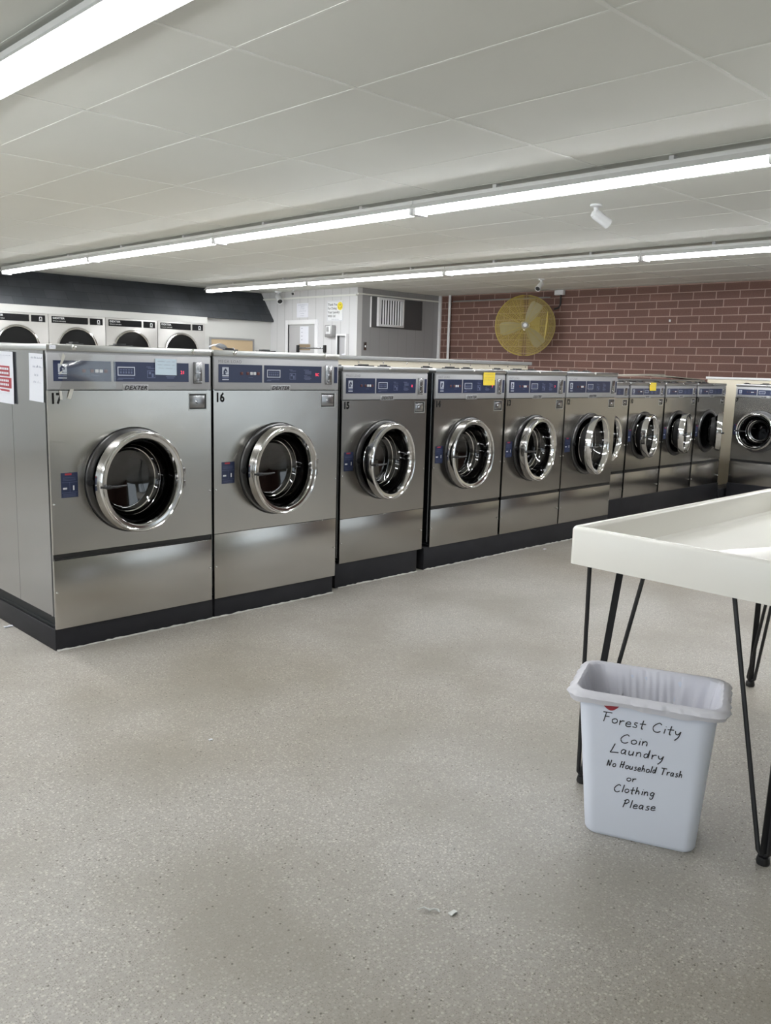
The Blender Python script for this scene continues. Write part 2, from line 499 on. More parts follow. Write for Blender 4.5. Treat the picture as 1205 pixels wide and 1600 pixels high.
# office block in the corner
b = MB()
dy0, dy1, dz = 10.80, 11.50, 1.92
b.box(8.93, 9.03, 9.83, dy0, 0, ZC); b.box(8.93, 9.03, dy1, Y1, 0, ZC); b.box(8.93, 9.03, dy0, dy1, dz, ZC)
struct(b.build('wall_office_left', M['office_left']))
struct(box('wall_office_front', 9.03, X1, 9.83, 9.93, 0, ZC, M['office_front']))
b = MB(); b.box(8.905, 8.935, 9.835, Y1-.1, 2.32, 2.345); b.box(8.93, X1, 9.812, 9.832, 2.34, 2.36)
struct(b.build('trim_2', M['tbar']))
struct(box('trim_3', X1-.03, X1, 9.775, 9.825, 0, ZC, M['white_paint']))
d1 = struct(empty('door_1', (8.93, (dy0+dy1)/2, 0)))
hw = (dy1-dy0)/2
f = MB(); f.box(-.02, .105, -hw-.065, -hw+.008, 0, dz+.065, .003); f.box(-.02, .105, hw-.008, hw+.065, 0, dz+.065, .003); f.box(-.02, .105, -hw+.008, hw-.008, dz-.008, dz+.065, .003)
f.build('door_frame', M['white_paint'], parent=d1)
box('door_leaf', .008, .05, -hw+.010, hw-.010, .01, dz-.010, mat('door_paint', (.44, .44, .445), .5), d1)
MB().lathe([(0, -.06), (.018, -.058), (.026, -.04), (.018, -.02), (.01, 0)]).build('door_knob', M['chrome_dull'], parent=d1, loc=(.008, hw-.09, .95), rot=(0, 0, -PI/2))
# shingled mansard over the dryers
b = MB()
pr = [(11.90, 1.965), (11.90, 1.99), (12.25, ZC), (12.25, 1.99), (11.98, 1.965)]
xa, xb = X0, 8.93
va = [b.b.verts.new((xa, y, z)) for y, z in pr]; vb = [b.b.verts.new((xb, y, z)) for y, z in pr]
for k in range(5):
    l = (k+1) % 5; b.b.faces.new([va[k], va[l], vb[l], vb[k]])
b.b.faces.new(va); b.b.faces.new(vb[::-1])
struct(b.build('trim_4', M['shingle']))

# bulkheads behind the washers
b = MB(); b.box(1.6, 6.20, 4.60, 4.78, 0, 1.335, .003)
bk = empty('service_bulkhead', (3.9, 4.7, 0), 0, 'cream service bulkhead with grey metal top rail behind washers 15 to 13', 'partition')
o = b.build('panel', M['cream'], parent=bk); o.location = (-3.9, -4.7, 0)
b = MB(); b.box(1.6, 6.235, 4.585, 4.795, 1.335, 1.362, .002)
o = b.build('top_rail', M['grey_metal'], parent=bk); o.location = (-3.9, -4.7, 0)
b = MB()
for k in range(19):
    b.lathe([(0, -.004), (.006, -.003), (.007, 0)], 1.75+.245*k, 1.318, 10)
o = b.build('screw', M['screw'], parent=bk); o.location = (-3.9, -4.1-.004+.0, 0); o.location.y = 4.60-4.7; o['kind'] = 'stuff'

bk2 = empty('service_bulkhead', (8.0, 4.75, 0), 0, 'low tan service bulkhead behind washers 11 to 8 with boards on top', 'partition')
b = MB(); b.box(-1.72, 1.7, -.07, .09, 0, 1.215, .003); b.build('panel', M['cream'], parent=bk2)
b = MB(); b.box(-1.72, 1.7, -.085, .105, 1.215, 1.232, .002); b.build('top_rail', M['grey_metal'], parent=bk2)
tan = mat('weathered_board', (.36, .33, .28), .7, noise=.2, nscale=14)
def board(x0, z0, x1, z1, y, label, th=.014):
    b = MB()
    L_ = math.hypot(x1-x0, z1-z0)
    b.box(0, L_, -.09, .09, 0, th, .002)
    o = b.build('loose_board', tan, loc=(x0, y, z0), rot=(0, -math.atan2(z1-z0, x1-x0), 0))
    tag(o, label, 'board')
board(6.55, 1.233, 8.75, 1.2725, 4.75, 'long thin warped board lying on the bulkhead behind washers 11 and 10')
board(8.80, 1.262, 9.62, 1.2335, 4.77, 'short weathered board lying on the bulkhead behind washers 9 and 8', .012)

bk3 = empty('service_bulkhead', (9.70, 2.6, 0), 0, 'white topped cream bulkhead behind washer 7 by the brick wall', 'partition')
b = MB(); b.box(0, .3, -2.6, 2.04, 0, 1.25, .003); b.build('panel', M['cream'], parent=bk3)
b = MB(); b.box(-.015, .315, -2.6, 2.055, 1.25, 1.274, .003); b.build('top_rail', M['white_paint'], parent=bk3)

# plinths
def plinth(x0, x1, y0, y1, h, label, name='washer_plinth'):
    b = MB(); b.box(x0, x1, y0, y1, 0, h, .003)
    o = b.build(name, M['plinth'])
    tag(o, label, 'plinth', None)
    return o
# ------------------------------------------------------------------ washers
TY = {
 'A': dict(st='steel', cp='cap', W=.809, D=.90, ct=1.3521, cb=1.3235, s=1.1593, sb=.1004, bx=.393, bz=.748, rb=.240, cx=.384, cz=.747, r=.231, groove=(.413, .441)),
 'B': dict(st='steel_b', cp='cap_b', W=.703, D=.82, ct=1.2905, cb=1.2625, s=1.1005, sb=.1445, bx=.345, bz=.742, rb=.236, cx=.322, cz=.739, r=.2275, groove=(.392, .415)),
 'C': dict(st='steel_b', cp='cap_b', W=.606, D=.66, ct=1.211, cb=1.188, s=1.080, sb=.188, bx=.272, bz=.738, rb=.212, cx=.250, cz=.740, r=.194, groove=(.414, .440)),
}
_mc = {}
def cached(key, fn):
    if key not in _mc: _mc[key] = fn()
    return _mc[key]

def holed_panel(x0, x1, y0, y1, z0, z1, cx, cz, r, n=64):
    b = MB()
    angs = sorted([2*PI*k/n for k in range(n)]+[math.atan2(z-cz, x-cx) % (2*PI) for x in (x0, x1) for z in (z0, z1)])
    ins, outs = [], []
    for a in angs:
        c, s_ = math.cos(a), math.sin(a)
        tx = ((x1 if c > 0 else x0)-cx)/c if abs(c) > 1e-9 else 1e9
        tz = ((z1 if s_ > 0 else z0)-cz)/s_ if abs(s_) > 1e-9 else 1e9
        t = min(tx, tz)
        ins.append((cx+r*c, cz+r*s_)); outs.append((cx+t*c, cz+t*s_))
    rows = [[(x, y1, z) for x, z in ins], [(x, y0, z) for x, z in ins], [(x, y0, z) for x, z in outs], [(x, y1, z) for x, z in outs], [(x, y1, z) for x, z in ins]]
    b.grid(rows, closed=True, smooth=False)
    return b

def body(T, t):
    b = MB(); W, D = T['W'], T['D']; z0 = T['sb']+(.055 if t == 'A' else .03)
    b.box(.004, .014, .012, D, z0, T['cb']); b.box(W-.014, W-.004, .012, D, z0, T['cb'])
    b.box(.014, W-.014, D-.01, D, z0, T['cb']); b.box(.014, W-.014, .012, D-.01, z0, z0+.01)
    # corner fold of the side sheet and its seam
    b.box(.0005, .004, .03, .045, z0, T['cb']); b.box(.0034, .004, .40, .404, z0, T['cb'])
    return b.mesh('cabinet', M['steel_side'])

def base_frame(T):
    b = MB(); W, D = T['W'], T['D']
    b.box(.006, W-.006, .013, D-.01, T['sb']+.001, T['sb']+.053)
    b.box(.0, .006, .013, D-.01, T['sb']+.012, T['sb']+.017)
    return b.mesh('base_frame', M['frame_black'])

def ring_profile(r):
    # door ring: outer band, rounded lip, cream inner bevel, then the throat towards the glass
    return [(r-.020, .006), (r-.003, .004), (r, 0), (r, -.038), (r-.0012, -.043), (r-.004, -.0475), (r-.008, -.049), (r-.012, -.0475), (r-.0145, -.044), (r-.0165, -.0425), (r-.018, -.0432), (r-.030, -.0420), (r-.033, -.039), (r-.038, -.028), (r-.042, -.010), (r-.046, .012), (r-.048, .02), (r-.020, .006)]

def glass_bowl(r):
    ri = r-.049
    return [(ri, -.012), (ri-.004, .012), (ri-.02, .05), (ri-.045, .085), (ri-.055, .088), (0.0005, .092)]

def stroke_rect(b, x0, x1, z0, z1, t, y0, y1):
    b.box(x0, x1, y0, y1, z0, z0+t); b.box(x0, x1, y0, y1, z1-t, z1)
    b.box(x0, x0+t, y0, y1, z0+t, z1-t); b.box(x1-t, x1, y0, y1, z0+t, z1-t)

def washer(num, t, x, y, theta, label, rz=0, loadname=None, thin_seam=False, groove=True, led='21'):
    T = TY[t]; W, D = T['W'], T['D']
    root = empty('washing_machine', (x, y, 0), rz, label, 'washing machine', 'front loading washers in the row')
    def part(name, me, parent=root, loc=None, rot=None): return link(name, me, parent, loc, rot)
    sfx = t
    part('cabinet', cached('body'+sfx, lambda: body(T, t)))
    part('base_frame', cached('bf'+sfx, lambda: base_frame(T)))
    g0, g1 = T['groove']
    if thin_seam: g0, g1 = (.4355, .4385) if t == 'A' else (.4085, .411)
    key = sfx+str(thin_seam)
    s = T['s']
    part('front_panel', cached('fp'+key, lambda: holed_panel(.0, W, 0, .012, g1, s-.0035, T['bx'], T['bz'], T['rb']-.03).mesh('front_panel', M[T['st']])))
    def lower():
        b = MB(); b.box(0, W, 0, .012, T['sb'], g0, .0015); return b.mesh('lower_panel', M[T['st']])
    part('lower_panel', cached('lp'+key, lower))
    if not thin_seam:
        def chan():
            b = MB(); b.box(.003, W-.003, .004, .013, g0, g1); b.box(.003, W-.003, -.002, .004, g0+.001, g0+.006); return b.mesh('kick_channel', M['groove'])
        part('kick_channel', cached('ch'+key, chan))
    def cap():
        b = MB(); b.box(-.002, W+.002, -.006, D, T['cb'], T['ct'], .003); return b.mesh('top_cap', M[T['cp']])
    tc = part('top_cap', cached('cap'+sfx, cap))
    def capscr():
        b = MB(); rr = .011 if t == 'A' else .007
        b.lathe([(0, -.014), (rr*.6, -.013), (rr, -.0095), (rr, -.0055)], 0, 0, 14)
        return b.mesh('cap_screw', M['screw'])
    for xx in ((.12, W-.1) if t == 'A' else (W*.52,)):
        part('cap_screw', cached('cs'+sfx, capscr), tc, (xx, 0, (T['cb']+T['ct'])/2+.002))
    def hinge():
        b = MB(); z = T['ct']
        b.box(0, .06, .10, .16, z, z+.007, .001); b.box(.01, .04, .11, .15, z+.006, z+.013, .001)
        return b.mesh('lid_hinge', M['black'])
    for xx, ss in ((.16, .9), (W*.45, 1.5)) if t == 'A' else ((.03, .8), (W*.33, 1.8), (W*.60, .9)):
        part('lid_hinge', cached('hg'+sfx, hinge), tc, (xx, 0, 0)).scale = (ss, 1, 1)
    # control panel, laid out in fractions of the width
    zt = T['cb']-.009
    def cpanel():
        b = MB()
        b.box(.002, W-.002, -.003, .012, s, zt, .002)
        b.box(.002, W-.002, .002, .012, zt, T['cb'])
        b.box(W*.425, W*.583, -.0038, 0, s-.004, s+.024, .001)
        return b.mesh('control_panel', M['plate'])
    cpn = part('control_panel', cached('cpn'+sfx, cpanel))
    k = W/.809; kz = (zt-s)/(1.3145-1.1593)
    def Z(z): return s+(z-1.1593)*kz
    def navy(x0, x1):
        b = MB(); b.box(x0*k, x1*k, -.0045, -.0028, Z(1.196), Z(1.284)); return b.mesh('display_panel', M['navy'])
    part('display_panel', cached('n1'+sfx, lambda: navy(.027, .289)), cpn)
    part('display_panel', cached('n2'+sfx, lambda: navy(.302, .684)), cpn)
    part('navy_strip', cached('n3'+sfx, lambda: navy(.775, .797)), cpn)
    y_ = -.0052
    def emblem():
        b = MB(); x0, x1 = .048*k, .086*k
        b.box(x0, x1, y_, y_+.0006, Z(1.207), Z(1.212))
        b.box(x0, x1, y_, y_+.0006, Z(1.225), Z(1.232))
        # light field left and right of the dark horse-head arch
        b.box(x0, x0+.007*k, y_, y_+.0006, Z(1.234), Z(1.268)); b.box(x1-.008*k, x1, y_, y_+.0006, Z(1.234), Z(1.268))
        b.box(x0, x1, y_, y_+.0006, Z(1.263), Z(1.270))
        b.face([(x0+.006*k, y_, Z(1.263)), (x0+.016*k, y_, Z(1.263)), (x0+.006*k, y_, Z(1.250))])
        b.face([(x1-.008*k, y_, Z(1.263)), (x1-.016*k, y_, Z(1.263)), (x1-.008*k, y_, Z(1.252))])
        b.face([(x1-.008*k, y_, Z(1.234)), (x1-.008*k, y_, Z(1.246)), (x1-.021*k, y_, Z(1.240)), (x1-.014*k, y_, Z(1.234))])
        b.face([(x1-.018*k, y_, Z(1.243)), (x1-.012*k, y_, Z(1.249)), (x1-.022*k, y_, Z(1.252))])
        return b.mesh('emblem', M['white_print'])
    part('emblem', cached('em'+sfx, emblem), cpn)
    def faint():
        b = MB()
        b.box(.058*k-.01*k, .086*k, y_, y_+.0006, Z(1.216), Z(1.222))
        for xx in (.485, .50, .52): pass
        for zz, x0, x1 in ((1.262, .560, .595), (1.2555, .568, .612), (1.249, .568, .612), (1.2425, .568, .612), (1.233, .562, .585), (1.226, .565, .605), (1.219, .562, .612), (1.2125, .568, .605)):
            b.box(x0*k, x1*k, y_, y_+.0006, Z(zz), Z(zz+.003))
        for zz, x0, x1 in ((1.205, .318, .345), (1.2095, .322, .40), (1.262, .462, .485), (1.256, .47, .508)):
            b.box(x0*k, x1*k, y_, y_+.0006, Z(zz), Z(zz+.0025))
        b.box(.205*k, .232*k, y_, y_+.0006, Z(1.221), Z(1.223))
        stroke_rect(b, .466*k, .507*k, Z(1.213), Z(1.247), .003*k, y_, y_+.0006)
        b.box(.474*k, .485*k, y_, y_+.0006, Z(1.230), Z(1.241)); b.box(.489*k, .499*k, y_, y_+.0006, Z(1.218), Z(1.234))
        for i in range(5):
            b.box((.332+.013*i)*k, (.340+.013*i)*k, y_, y_+.0006, Z(1.232), Z(1.242)); b.box((.332+.013*i)*k, (.341+.013*i)*k, y_, y_+.0006, Z(1.246), Z(1.251))
        return b.mesh('panel_printing', M['faint_print'])
    part('panel_printing', cached('fa'+sfx, faint), cpn)
    def frame_():
        b = MB(); stroke_rect(b, .320*k, .405*k, Z(1.222), Z(1.262), .0042*k, y_, y_+.0006); return b.mesh('display_frame', M['white_print'])
    part('display_frame', cached('fr'+sfx, frame_), cpn)
    def btn(xs, m):
        b = MB()
        b.box(0, .016*k, -.0075, -.004, Z(1.234), Z(1.248), .0015)
        return b.mesh('button', m)
    for xx in (.214, .234): part('button', cached('bw'+sfx, lambda: btn(0, M['button'])), cpn, (xx*k, 0, 0))
    for xx in (.155, .192, .256): part('indicator_button', cached('br'+sfx, lambda: btn(0, M['button_red'])), cpn, (xx*k, 0, 0))
    o = part('digit_display', text_mesh(led, .022*kz, M['led']), cpn, (.640*k, y_, Z(1.233)))
    o = part('maker_lettering', text_mesh('DEXTER', .026*kz, M['black_print'], shear=.35, sx=1.15*k, space=1.05, bold=.0004), cpn, (W*.432, -.0056, s+.001))
    o = part('model_lettering', text_mesh('_______', .010*kz, M['grey_print'], sx=1.3), cpn, (W*.70, -.0036, Z(1.176)))
    if loadname:
        part('load_lettering', text_mesh(loadname, .020*kz, M['grey_print'], space=1.15, sx=1.1*k), cpn, (.026*k, -.0036, Z(1.291)))
    def slot():
        b = MB(); x0, x1, z0, z1 = .709*k, .757*k, Z(1.188), Z(1.291)
        b.box(x0, x1, -.008, -.002, z0, z1, .0025)
        b.box(x0+.010*k, x1-.010*k, -.012, -.006, Z(1.236), Z(1.241), .001)
        b.box(x0+.006*k, x1-.004*k, -.014, -.006, z0+.006, z0+.010, .001)
        b.lathe([(0, -.013), (.006, -.012), (.008, -.008)], (x0+x1)/2, Z(1.207), 14)
        return b.mesh('coin_slot', M['chrome_dull'])
    cs_ = part('coin_slot', cached('sl'+sfx, slot))
    def slit():
        b = MB(); xm = (.709+.757)/2*k
        b.box(xm-.0012, xm+.0012, -.0086, -.0078, Z(1.252), Z(1.284)); b.box(xm-.0015, xm+.0015, -.0086, -.0078, Z(1.213), Z(1.232))
        return b.mesh('slit', M['black'])
    part('slit', cached('st'+sfx, slit), cs_)
    def cbox():
        b = MB(); x0, x1, z0, z1 = W-.124*k, W-.021*k, s-.098*k, s-.016
        b.box(x0, x1, -.002, .004, z0, z0+.006); b.box(x1-.006, x1, -.002, .004, z0, z1)
        b.box(x0, x0+.003, -.0012, .004, z0, z1); b.box(x0, x1, -.0012, .004, z1-.003, z1)
        return b.mesh('coin_box', M['cap'])
    cb_ = part('coin_box', cached('cb'+sfx, cbox))
    def cin():
        b = MB(); x0, x1, z0, z1 = W-.124*k, W-.021*k, s-.098*k, s-.016
        b.box(x0+.003, x1-.006, -.0006, .004, z0+.006, z1-.003)
        return b.mesh('recess', M['gasket'])
    part('recess', cached('ci'+sfx, cin), cb_)
    def clock():
        b = MB(); x0, x1, z0, z1 = W-.124*k, W-.021*k, s-.098*k, s-.016
        b.box(x0+.004, x1-.016, -.0035, .0, z0+.011, z1-.011, .0015)
        xm, zm = (x0+x1)/2-.008, (z0+z1)/2
        b.lathe([(0, -.010), (.005, -.010), (.009, -.0035)], xm, zm, 14)
        return b.mesh('lock_plate', M['chrome_dull'])
    part('lock_plate', cached('cl'+sfx, clock), cb_)
    # number and instruction label
    if num:
        part('number_decal', text_mesh(str(num), .062 if t == 'A' else .054, M['black_print'], sx=.86, bold=.0022), root, (.010, -.0008, s-.058 if t == 'A' else s-.05))
    lx = .045 if t == 'A' else (.022 if t == 'B' else .012)
    def lab():
        b = MB(); b.box(lx, lx+.076*(1 if t == 'A' else .95), -.001, 0, .690, .800); return b.mesh('instruction_label', M['navy'])
    lb = part('instruction_label', cached('lb'+sfx, lab))
    def lab2():
        b = MB(); y2 = -.0016
        b.box(lx+.008, lx+.026, y2, -.001, .727, .735); b.box(lx+.053, lx+.059, y2, -.001, .722, .742)
        return b.mesh('symbol', M['white_plastic'])
    part('symbol', cached('lc'+sfx, lab2), lb)
    def lab3():
        b = MB(); b.box(lx+.018, lx+.048, -.0016, -.001, .789, .797); return b.mesh('red_mark', M['red_print'])
    part('red_mark', cached('ld'+sfx, lab3), lb)
    def lab4():
        b = MB()
        b.box(lx+.003, lx+.073, -.0014, -.001, .757, .7582); b.box(lx+.003, lx+.073, -.0014, -.001, .712, .7132); b.box(lx+.038, lx+.0392, -.0014, -.001, .7132, .757)
        for zz in (.705, .700, .695, .766, .771, .777): b.box(lx+.008, lx+.066, -.0014, -.001, zz, zz+.0012)
        return b.mesh('label_lines', M['faint_print'])
    part('label_lines', cached('le'+sfx, lab4), lb)
    # small edge screws
    def escr():
        b = MB()
        b.lathe([(0, -.006), (.004, -.005), (.0055, 0)], 0, 0, 10)
        return b.mesh('edge_screw', M['screw'])
    for xx in (.010, W-.010):
        for zz in (.663, .268): part('edge_screw', cached('es', escr), root, (xx, 0, zz))
    # door opening: bezel, tub
    bx, bz, rb = T['bx'], T['bz'], T['rb']
    def bez():
        b = MB(); b.lathe([(rb-.036, .05), (rb-.036, -.006), (rb-.030, -.014), (rb-.010, -.016), (rb-.003, -.013), (rb, -.004), (rb, .004), (rb-.036, .05)], bx, bz, 72)
        return b.mesh('door_bezel', M['bezel'])
    bzo = part('door_bezel', cached('bz'+sfx, bez))
    def knob():
        b = MB(); b.lathe([(0, -.0185), (.013, -.020), (.017, -.018), (.018, -.012)], bx-rb+.019, bz+.004, 18); b.lathe([(0, -.022), (.0035, -.0215), (.004, -.018)], bx-rb+.019, bz+.004, 10); return b.mesh('latch_knob', M['black'])
    part('latch_knob', cached('kn'+sfx, knob), bzo)
    def bgap():
        b = MB(); b.lathe([(rb-.001, .002), (rb-.001, -.003), (rb+.0035, -.003), (rb+.0035, .002)], bx, bz, 72); return b.mesh('bezel_shadow_gap', M['gasket'])  # black ring drawn in place of the shadow gap round the bezel
    part('bezel_shadow_gap', cached('bt'+sfx, bgap), bzo)
    def tub():
        b = MB(); b.lathe([(rb-.037, .04), (rb-.030, .10), (rb+.02, .12), (rb+.02, .42), (.0005, .43)], bx, bz, 48)
        for a in (.3, 2.4, 4.5):
            c, s_ = math.cos(a), math.sin(a); r0, r1 = rb+.018, rb-.045
            px, pz = -s_*.03, c*.03
            b.grid([[(bx+r0*c+px, .14, bz+r0*s_+pz), (bx+r0*c+px, .40, bz+r0*s_+pz)], [(bx+r1*c, .14, bz+r1*s_), (bx+r1*c, .40, bz+r1*s_)], [(bx+r0*c-px, .14, bz+r0*s_-pz), (bx+r0*c-px, .40, bz+r0*s_-pz)]])
        return b.mesh('drum', M['drum'])
    part('drum', cached('tb'+sfx, tub))
    # the door hangs from a hinge on the right and swings by theta
    r = T['r']; hx = T['cx']+r+.010
    dr = part('door', cached('dr'+sfx, lambda: (lambda b: b.lathe(ring_profile(r), -(r+.010), 0, 96).mesh('door', M['chrome'], sharp=16))(MB())), root, (hx, -.012, T['cz']), (0, 0, theta))
    ox = -(r+.010)
    def gl():
        b = MB(); b.lathe(glass_bowl(r), ox, 0, 56); return b.mesh('door_glass', M['glass'])
    part('door_glass', cached('gl'+sfx, gl), dr)
    def gk():
        b = MB(); b.lathe([(r-.0465, .010), (r-.050, .008), (r-.056, .02), (r-.066, .056), (r-.062, .058), (r-.047, .022)], ox, 0, 56); return b.mesh('door_gasket', M['gasket'])
    part('door_gasket', cached('gk'+sfx, gk), dr)
    def gr():
        b = MB(); b.lathe([(r-.078, .072), (r-.081, .067), (r-.085, .070), (r-.082, .076)], ox, 0, 56)
        b.lathe([(r-.0645, .050), (r-.066, .046), (r-.069, .049), (r-.067, .053)], ox, 0, 56)
        return b.mesh('glass_rim', M['chrome'])
    part('glass_rim', cached('gr'+sfx, gr), dr)
    def hd():
        b = MB()
        x0 = ox-r+.012
        b.box(x0, x0+.030, -.066, -.046, -.012, .004, .003)
        b.tube([(x0+.02, -.062, -.003), (x0+.06, -.066, -.004), (x0+.105, -.066, -.003)], [.007, .006, .004], 8)
        b.tube([(x0-.012, -.040, -.004), (x0+.01, -.056, -.004)], .006, 8)
        return b.mesh('door_handle', M['black_metal'])
    part('door_handle', cached('hd'+sfx, hd), dr)
    def hb():
        b = MB(); b.box(-.020, .012, -.030, .010, -.045, -.015, .003); b.box(-.020, .012, -.030, .010, .015, .045, .003)
        b.tube([(.004, -.012, -.055), (.004, -.012, .055)], .007, 10)
        return b.mesh('hinge', M['chrome_dull'])
    part('hinge', cached('hb'+sfx, hb), dr)
    return root

YA, YBb, YCc = 3.647, 3.709, 3.98
WN = {}
WN[17] = washer(17, 'A', 1.548, YA, R(9.0), 'large stainless front loading washer numbered 17, leftmost in the row, with taped clear film')
WN[16] = washer(16, 'A', 2.373, YA, R(7.4), 'large stainless front loading washer numbered 16 with door ajar beside washer 17', loadname='MEGA LOAD', thin_seam=True, led='5C')
WN[15] = washer(15, 'B', 3.268, YBb, R(10.5), 'stainless front loading washer numbered 15 standing on its own plinth, thin panel seam', loadname='MAXI LOAD', thin_seam=True, led='8')
WN[14] = washer(14, 'B', 4.044, YBb, R(3.5), 'stainless front loading washer numbered 14 with yellow sticky note on its control panel', loadname='FAST LOAD', led='7')
WN[13] = washer(13, 'B', 4.769, YBb, R(6.5), 'stainless front loading washer numbered 13 between washers 14 and 12', loadname='FAST LOAD', led='7')
WN[12] = washer(12, 'B', 5.487, YBb, R(13.5), 'stainless front loading washer numbered 12 with door open, right end of the middle block', loadname='FAST LOAD', led='')
WN[11] = washer(11, 'C', 6.241, YCc, R(9), 'smaller stainless washer mostly hidden behind the open door of washer 12', led='')
WN[10] = washer(10, 'C', 6.873, YCc, R(12), 'smaller stainless washer with open door and yellow sticky note on its top edge', led='')
WN[9] = washer(9, 'C', 7.507, YCc, R(15.5), 'smaller stainless washer with open door between the yellow noted one and the corner one', led='')
WN[8] = washer(8, 'C', 8.145, YCc, R(25), 'smaller stainless washer at the far corner with its door open edge on', led='')
WN[7] = washer(7, 'C', 8.87, 3.925, R(0), 'stainless washer numbered 7 at the right edge, turned to face along the room', rz=-PI/2, led='')

plinth(1.546, 2.366, 3.655, 4.52, .1000, 'black painted plinth at the left end under the corner washer with taped papers')
plinth(2.378, 3.171, 3.655, 4.52, .1000, 'black painted plinth under the big washer with white receipt on top')
plinth(3.242, 3.934, 3.715, 4.50, .1440, 'short black plinth standing alone under the MAXI LOAD washer')
plinth(3.999, 6.20, 3.715, 4.52, .1440, 'long black plinth under washers 14, 13 and 12')
plinth(6.245, 8.76, 3.975, 4.64, .1875, 'long black plinth under the four smaller washers')
plinth(8.862, 9.60, .6, 3.93, .1875, 'black plinth at the right edge running along the brick wall side')
box_ = MB(); box_.box(8.775, 9.69, 3.96, 4.12, 0, .12, .002)
tag(box_.build('corner_block', M['plinth']), 'low black block in the gap between the smaller washers and washer 7', 'block')
b = MB()
random.seed(3)
def caulk(x0, x1, y):
    n = int((x1-x0)/.02); pts = [(x0+(x1-x0)*i/n, y-.004+random.uniform(-.002, .002), .002) for i in range(n+1)]
    b.tube(pts, [.0035+random.uniform(-.0015, .004) for _ in pts], 6)
caulk(1.55, 3.17, 3.652); caulk(3.26, 3.93, 3.712); caulk(4.0, 6.19, 3.712)
struct(b.build('trim_5', mat('caulk', (.50, .49, .46), .7)))

# ------------------------------------------------------------------ papers and notes
def wiggle(x0, x1, n, amp, y):
    return [(x0+(x1-x0)*i/n, y, amp*random.uniform(-1, 1)) for i in range(n+1)]
def scribble(rows, r=.0006, m=None, name='handwriting', parent=None, amp=.006):
    """rows: (x0, x1, z) in the local xz plane"""
    b = MB()
    for x0, x1, z in rows:
        x = x0
        while x < x1:
            wl = min(random.uniform(.018, .04), x1-x)
            n = max(4, int(wl/.0035))
            pts = [(x+wl*i/n, -.0012, z+(amp if i % 2 else 0)*random.uniform(.4, 1)) for i in range(n+1)]
            b.tube(pts, r, 4, cap=False)
            x += wl+.009
    return b.build(name, m or M['ink'], parent=parent)
def sheet(w_, h_, curl=0, nx=6, nz=8, corner=None):
    """thin paper standing in xz with origin at its top left, facing -y"""
    rows = []
    for j in range(nz+1):
        v = j/nz
        row = []
        for i in range(nx+1):
            u = i/nx
            y = -.0008-curl*((v**3)*.5+.5*(max(0, .25-u)*4)**2*.6+.3*max(0, u-.8)**2*20*(1-v))
            row.append((u*w_, y, -v*h_))
        rows.append(row)
    b = MB(); b.grid(rows)
    bk_ = [[(x, y+.0006, z) for x, y, z in r_] for r_ in rows]
    b.grid(bk_)
    return b

# handwritten sheet on the side of washer 17 (side faces -x): local x -> world -y
def on_side(y_left, z_top): return (1.5465, y_left, z_top)
p = sheet(.145, .205, .006).build('paper_notice', M['paper'], loc=(1.546, 3.815, 1.312), rot=(0, R(1.5), -PI/2))
tag(p, 'white handwritten paper taped to the left side of washer 17 near its front edge', 'paper')
scribble([(.012, .135, -.022), (.035, .14, -.060), (.05, .09, -.096), (.035, .12, -.126), (.08, .12, -.158), (.1, .112, -.186)], parent=p, amp=.012, r=.0008)
p = sheet(.21, .235, .006).build('warning_sign', M['paper'], loc=(1.546, 4.205, 1.318), rot=(0, R(1), -PI/2))
tag(p, 'white warning paper with red printing on the left side of washer 17', 'sign')
b = MB(); b.box(.03, .165, -.0016, -.0009, -.112, -.065); b.box(.03, .185, -.0022, -.0015, -.165, -.118); b.box(.02, .16, -.0022, -.0012, -.205, -.172)
b.build('red_printing', M['red_print'], parent=p)
b = MB()
for i, zz in enumerate((-.078, -.098, -.132, -.150, -.186)):
    for kx in range(6):
        b.box(.036+.021*kx, .050+.021*kx, -.0036, -.0024, zz-.005, zz+.005)
b.build('white_lettering', M['paper'], parent=p)
scribble([(.02, .18, -.018), (.15, .19, -.222)], parent=p, amp=.002, name='small_printing')

# notes on control panels
def note(x, y, z, w_, h_, m, label, name='paper_note', rot=0, rows=4):
    p = sheet(w_, h_, .004).build(name, m, loc=(x, y, z), rot=(0, rot, 0))
    tag(p, label, 'note')
    scribble([(w_*.1, w_*.9, -h_*(i+.9)/(rows+.8)) for i in range(rows)], parent=p, amp=.004, r=.0005)
    return p
note(1.548+.506, YA-.0065, 1.303, .112, .074, M['paper2'], 'pale blue handwritten note taped over the display of washer 17', rot=R(1))
note(4.044+.460, YBb-.0065, 1.2725, .122, .085, M['yellow_note'], 'yellow sticky note on the control panel of washer 14', 'sticky_note')
note(6.873+.310, YCc-.0085, 1.212, .115, .072, M['yellow_note'], 'yellow sticky note on the top edge of the second small washer in the row', 'sticky_note', rows=3)

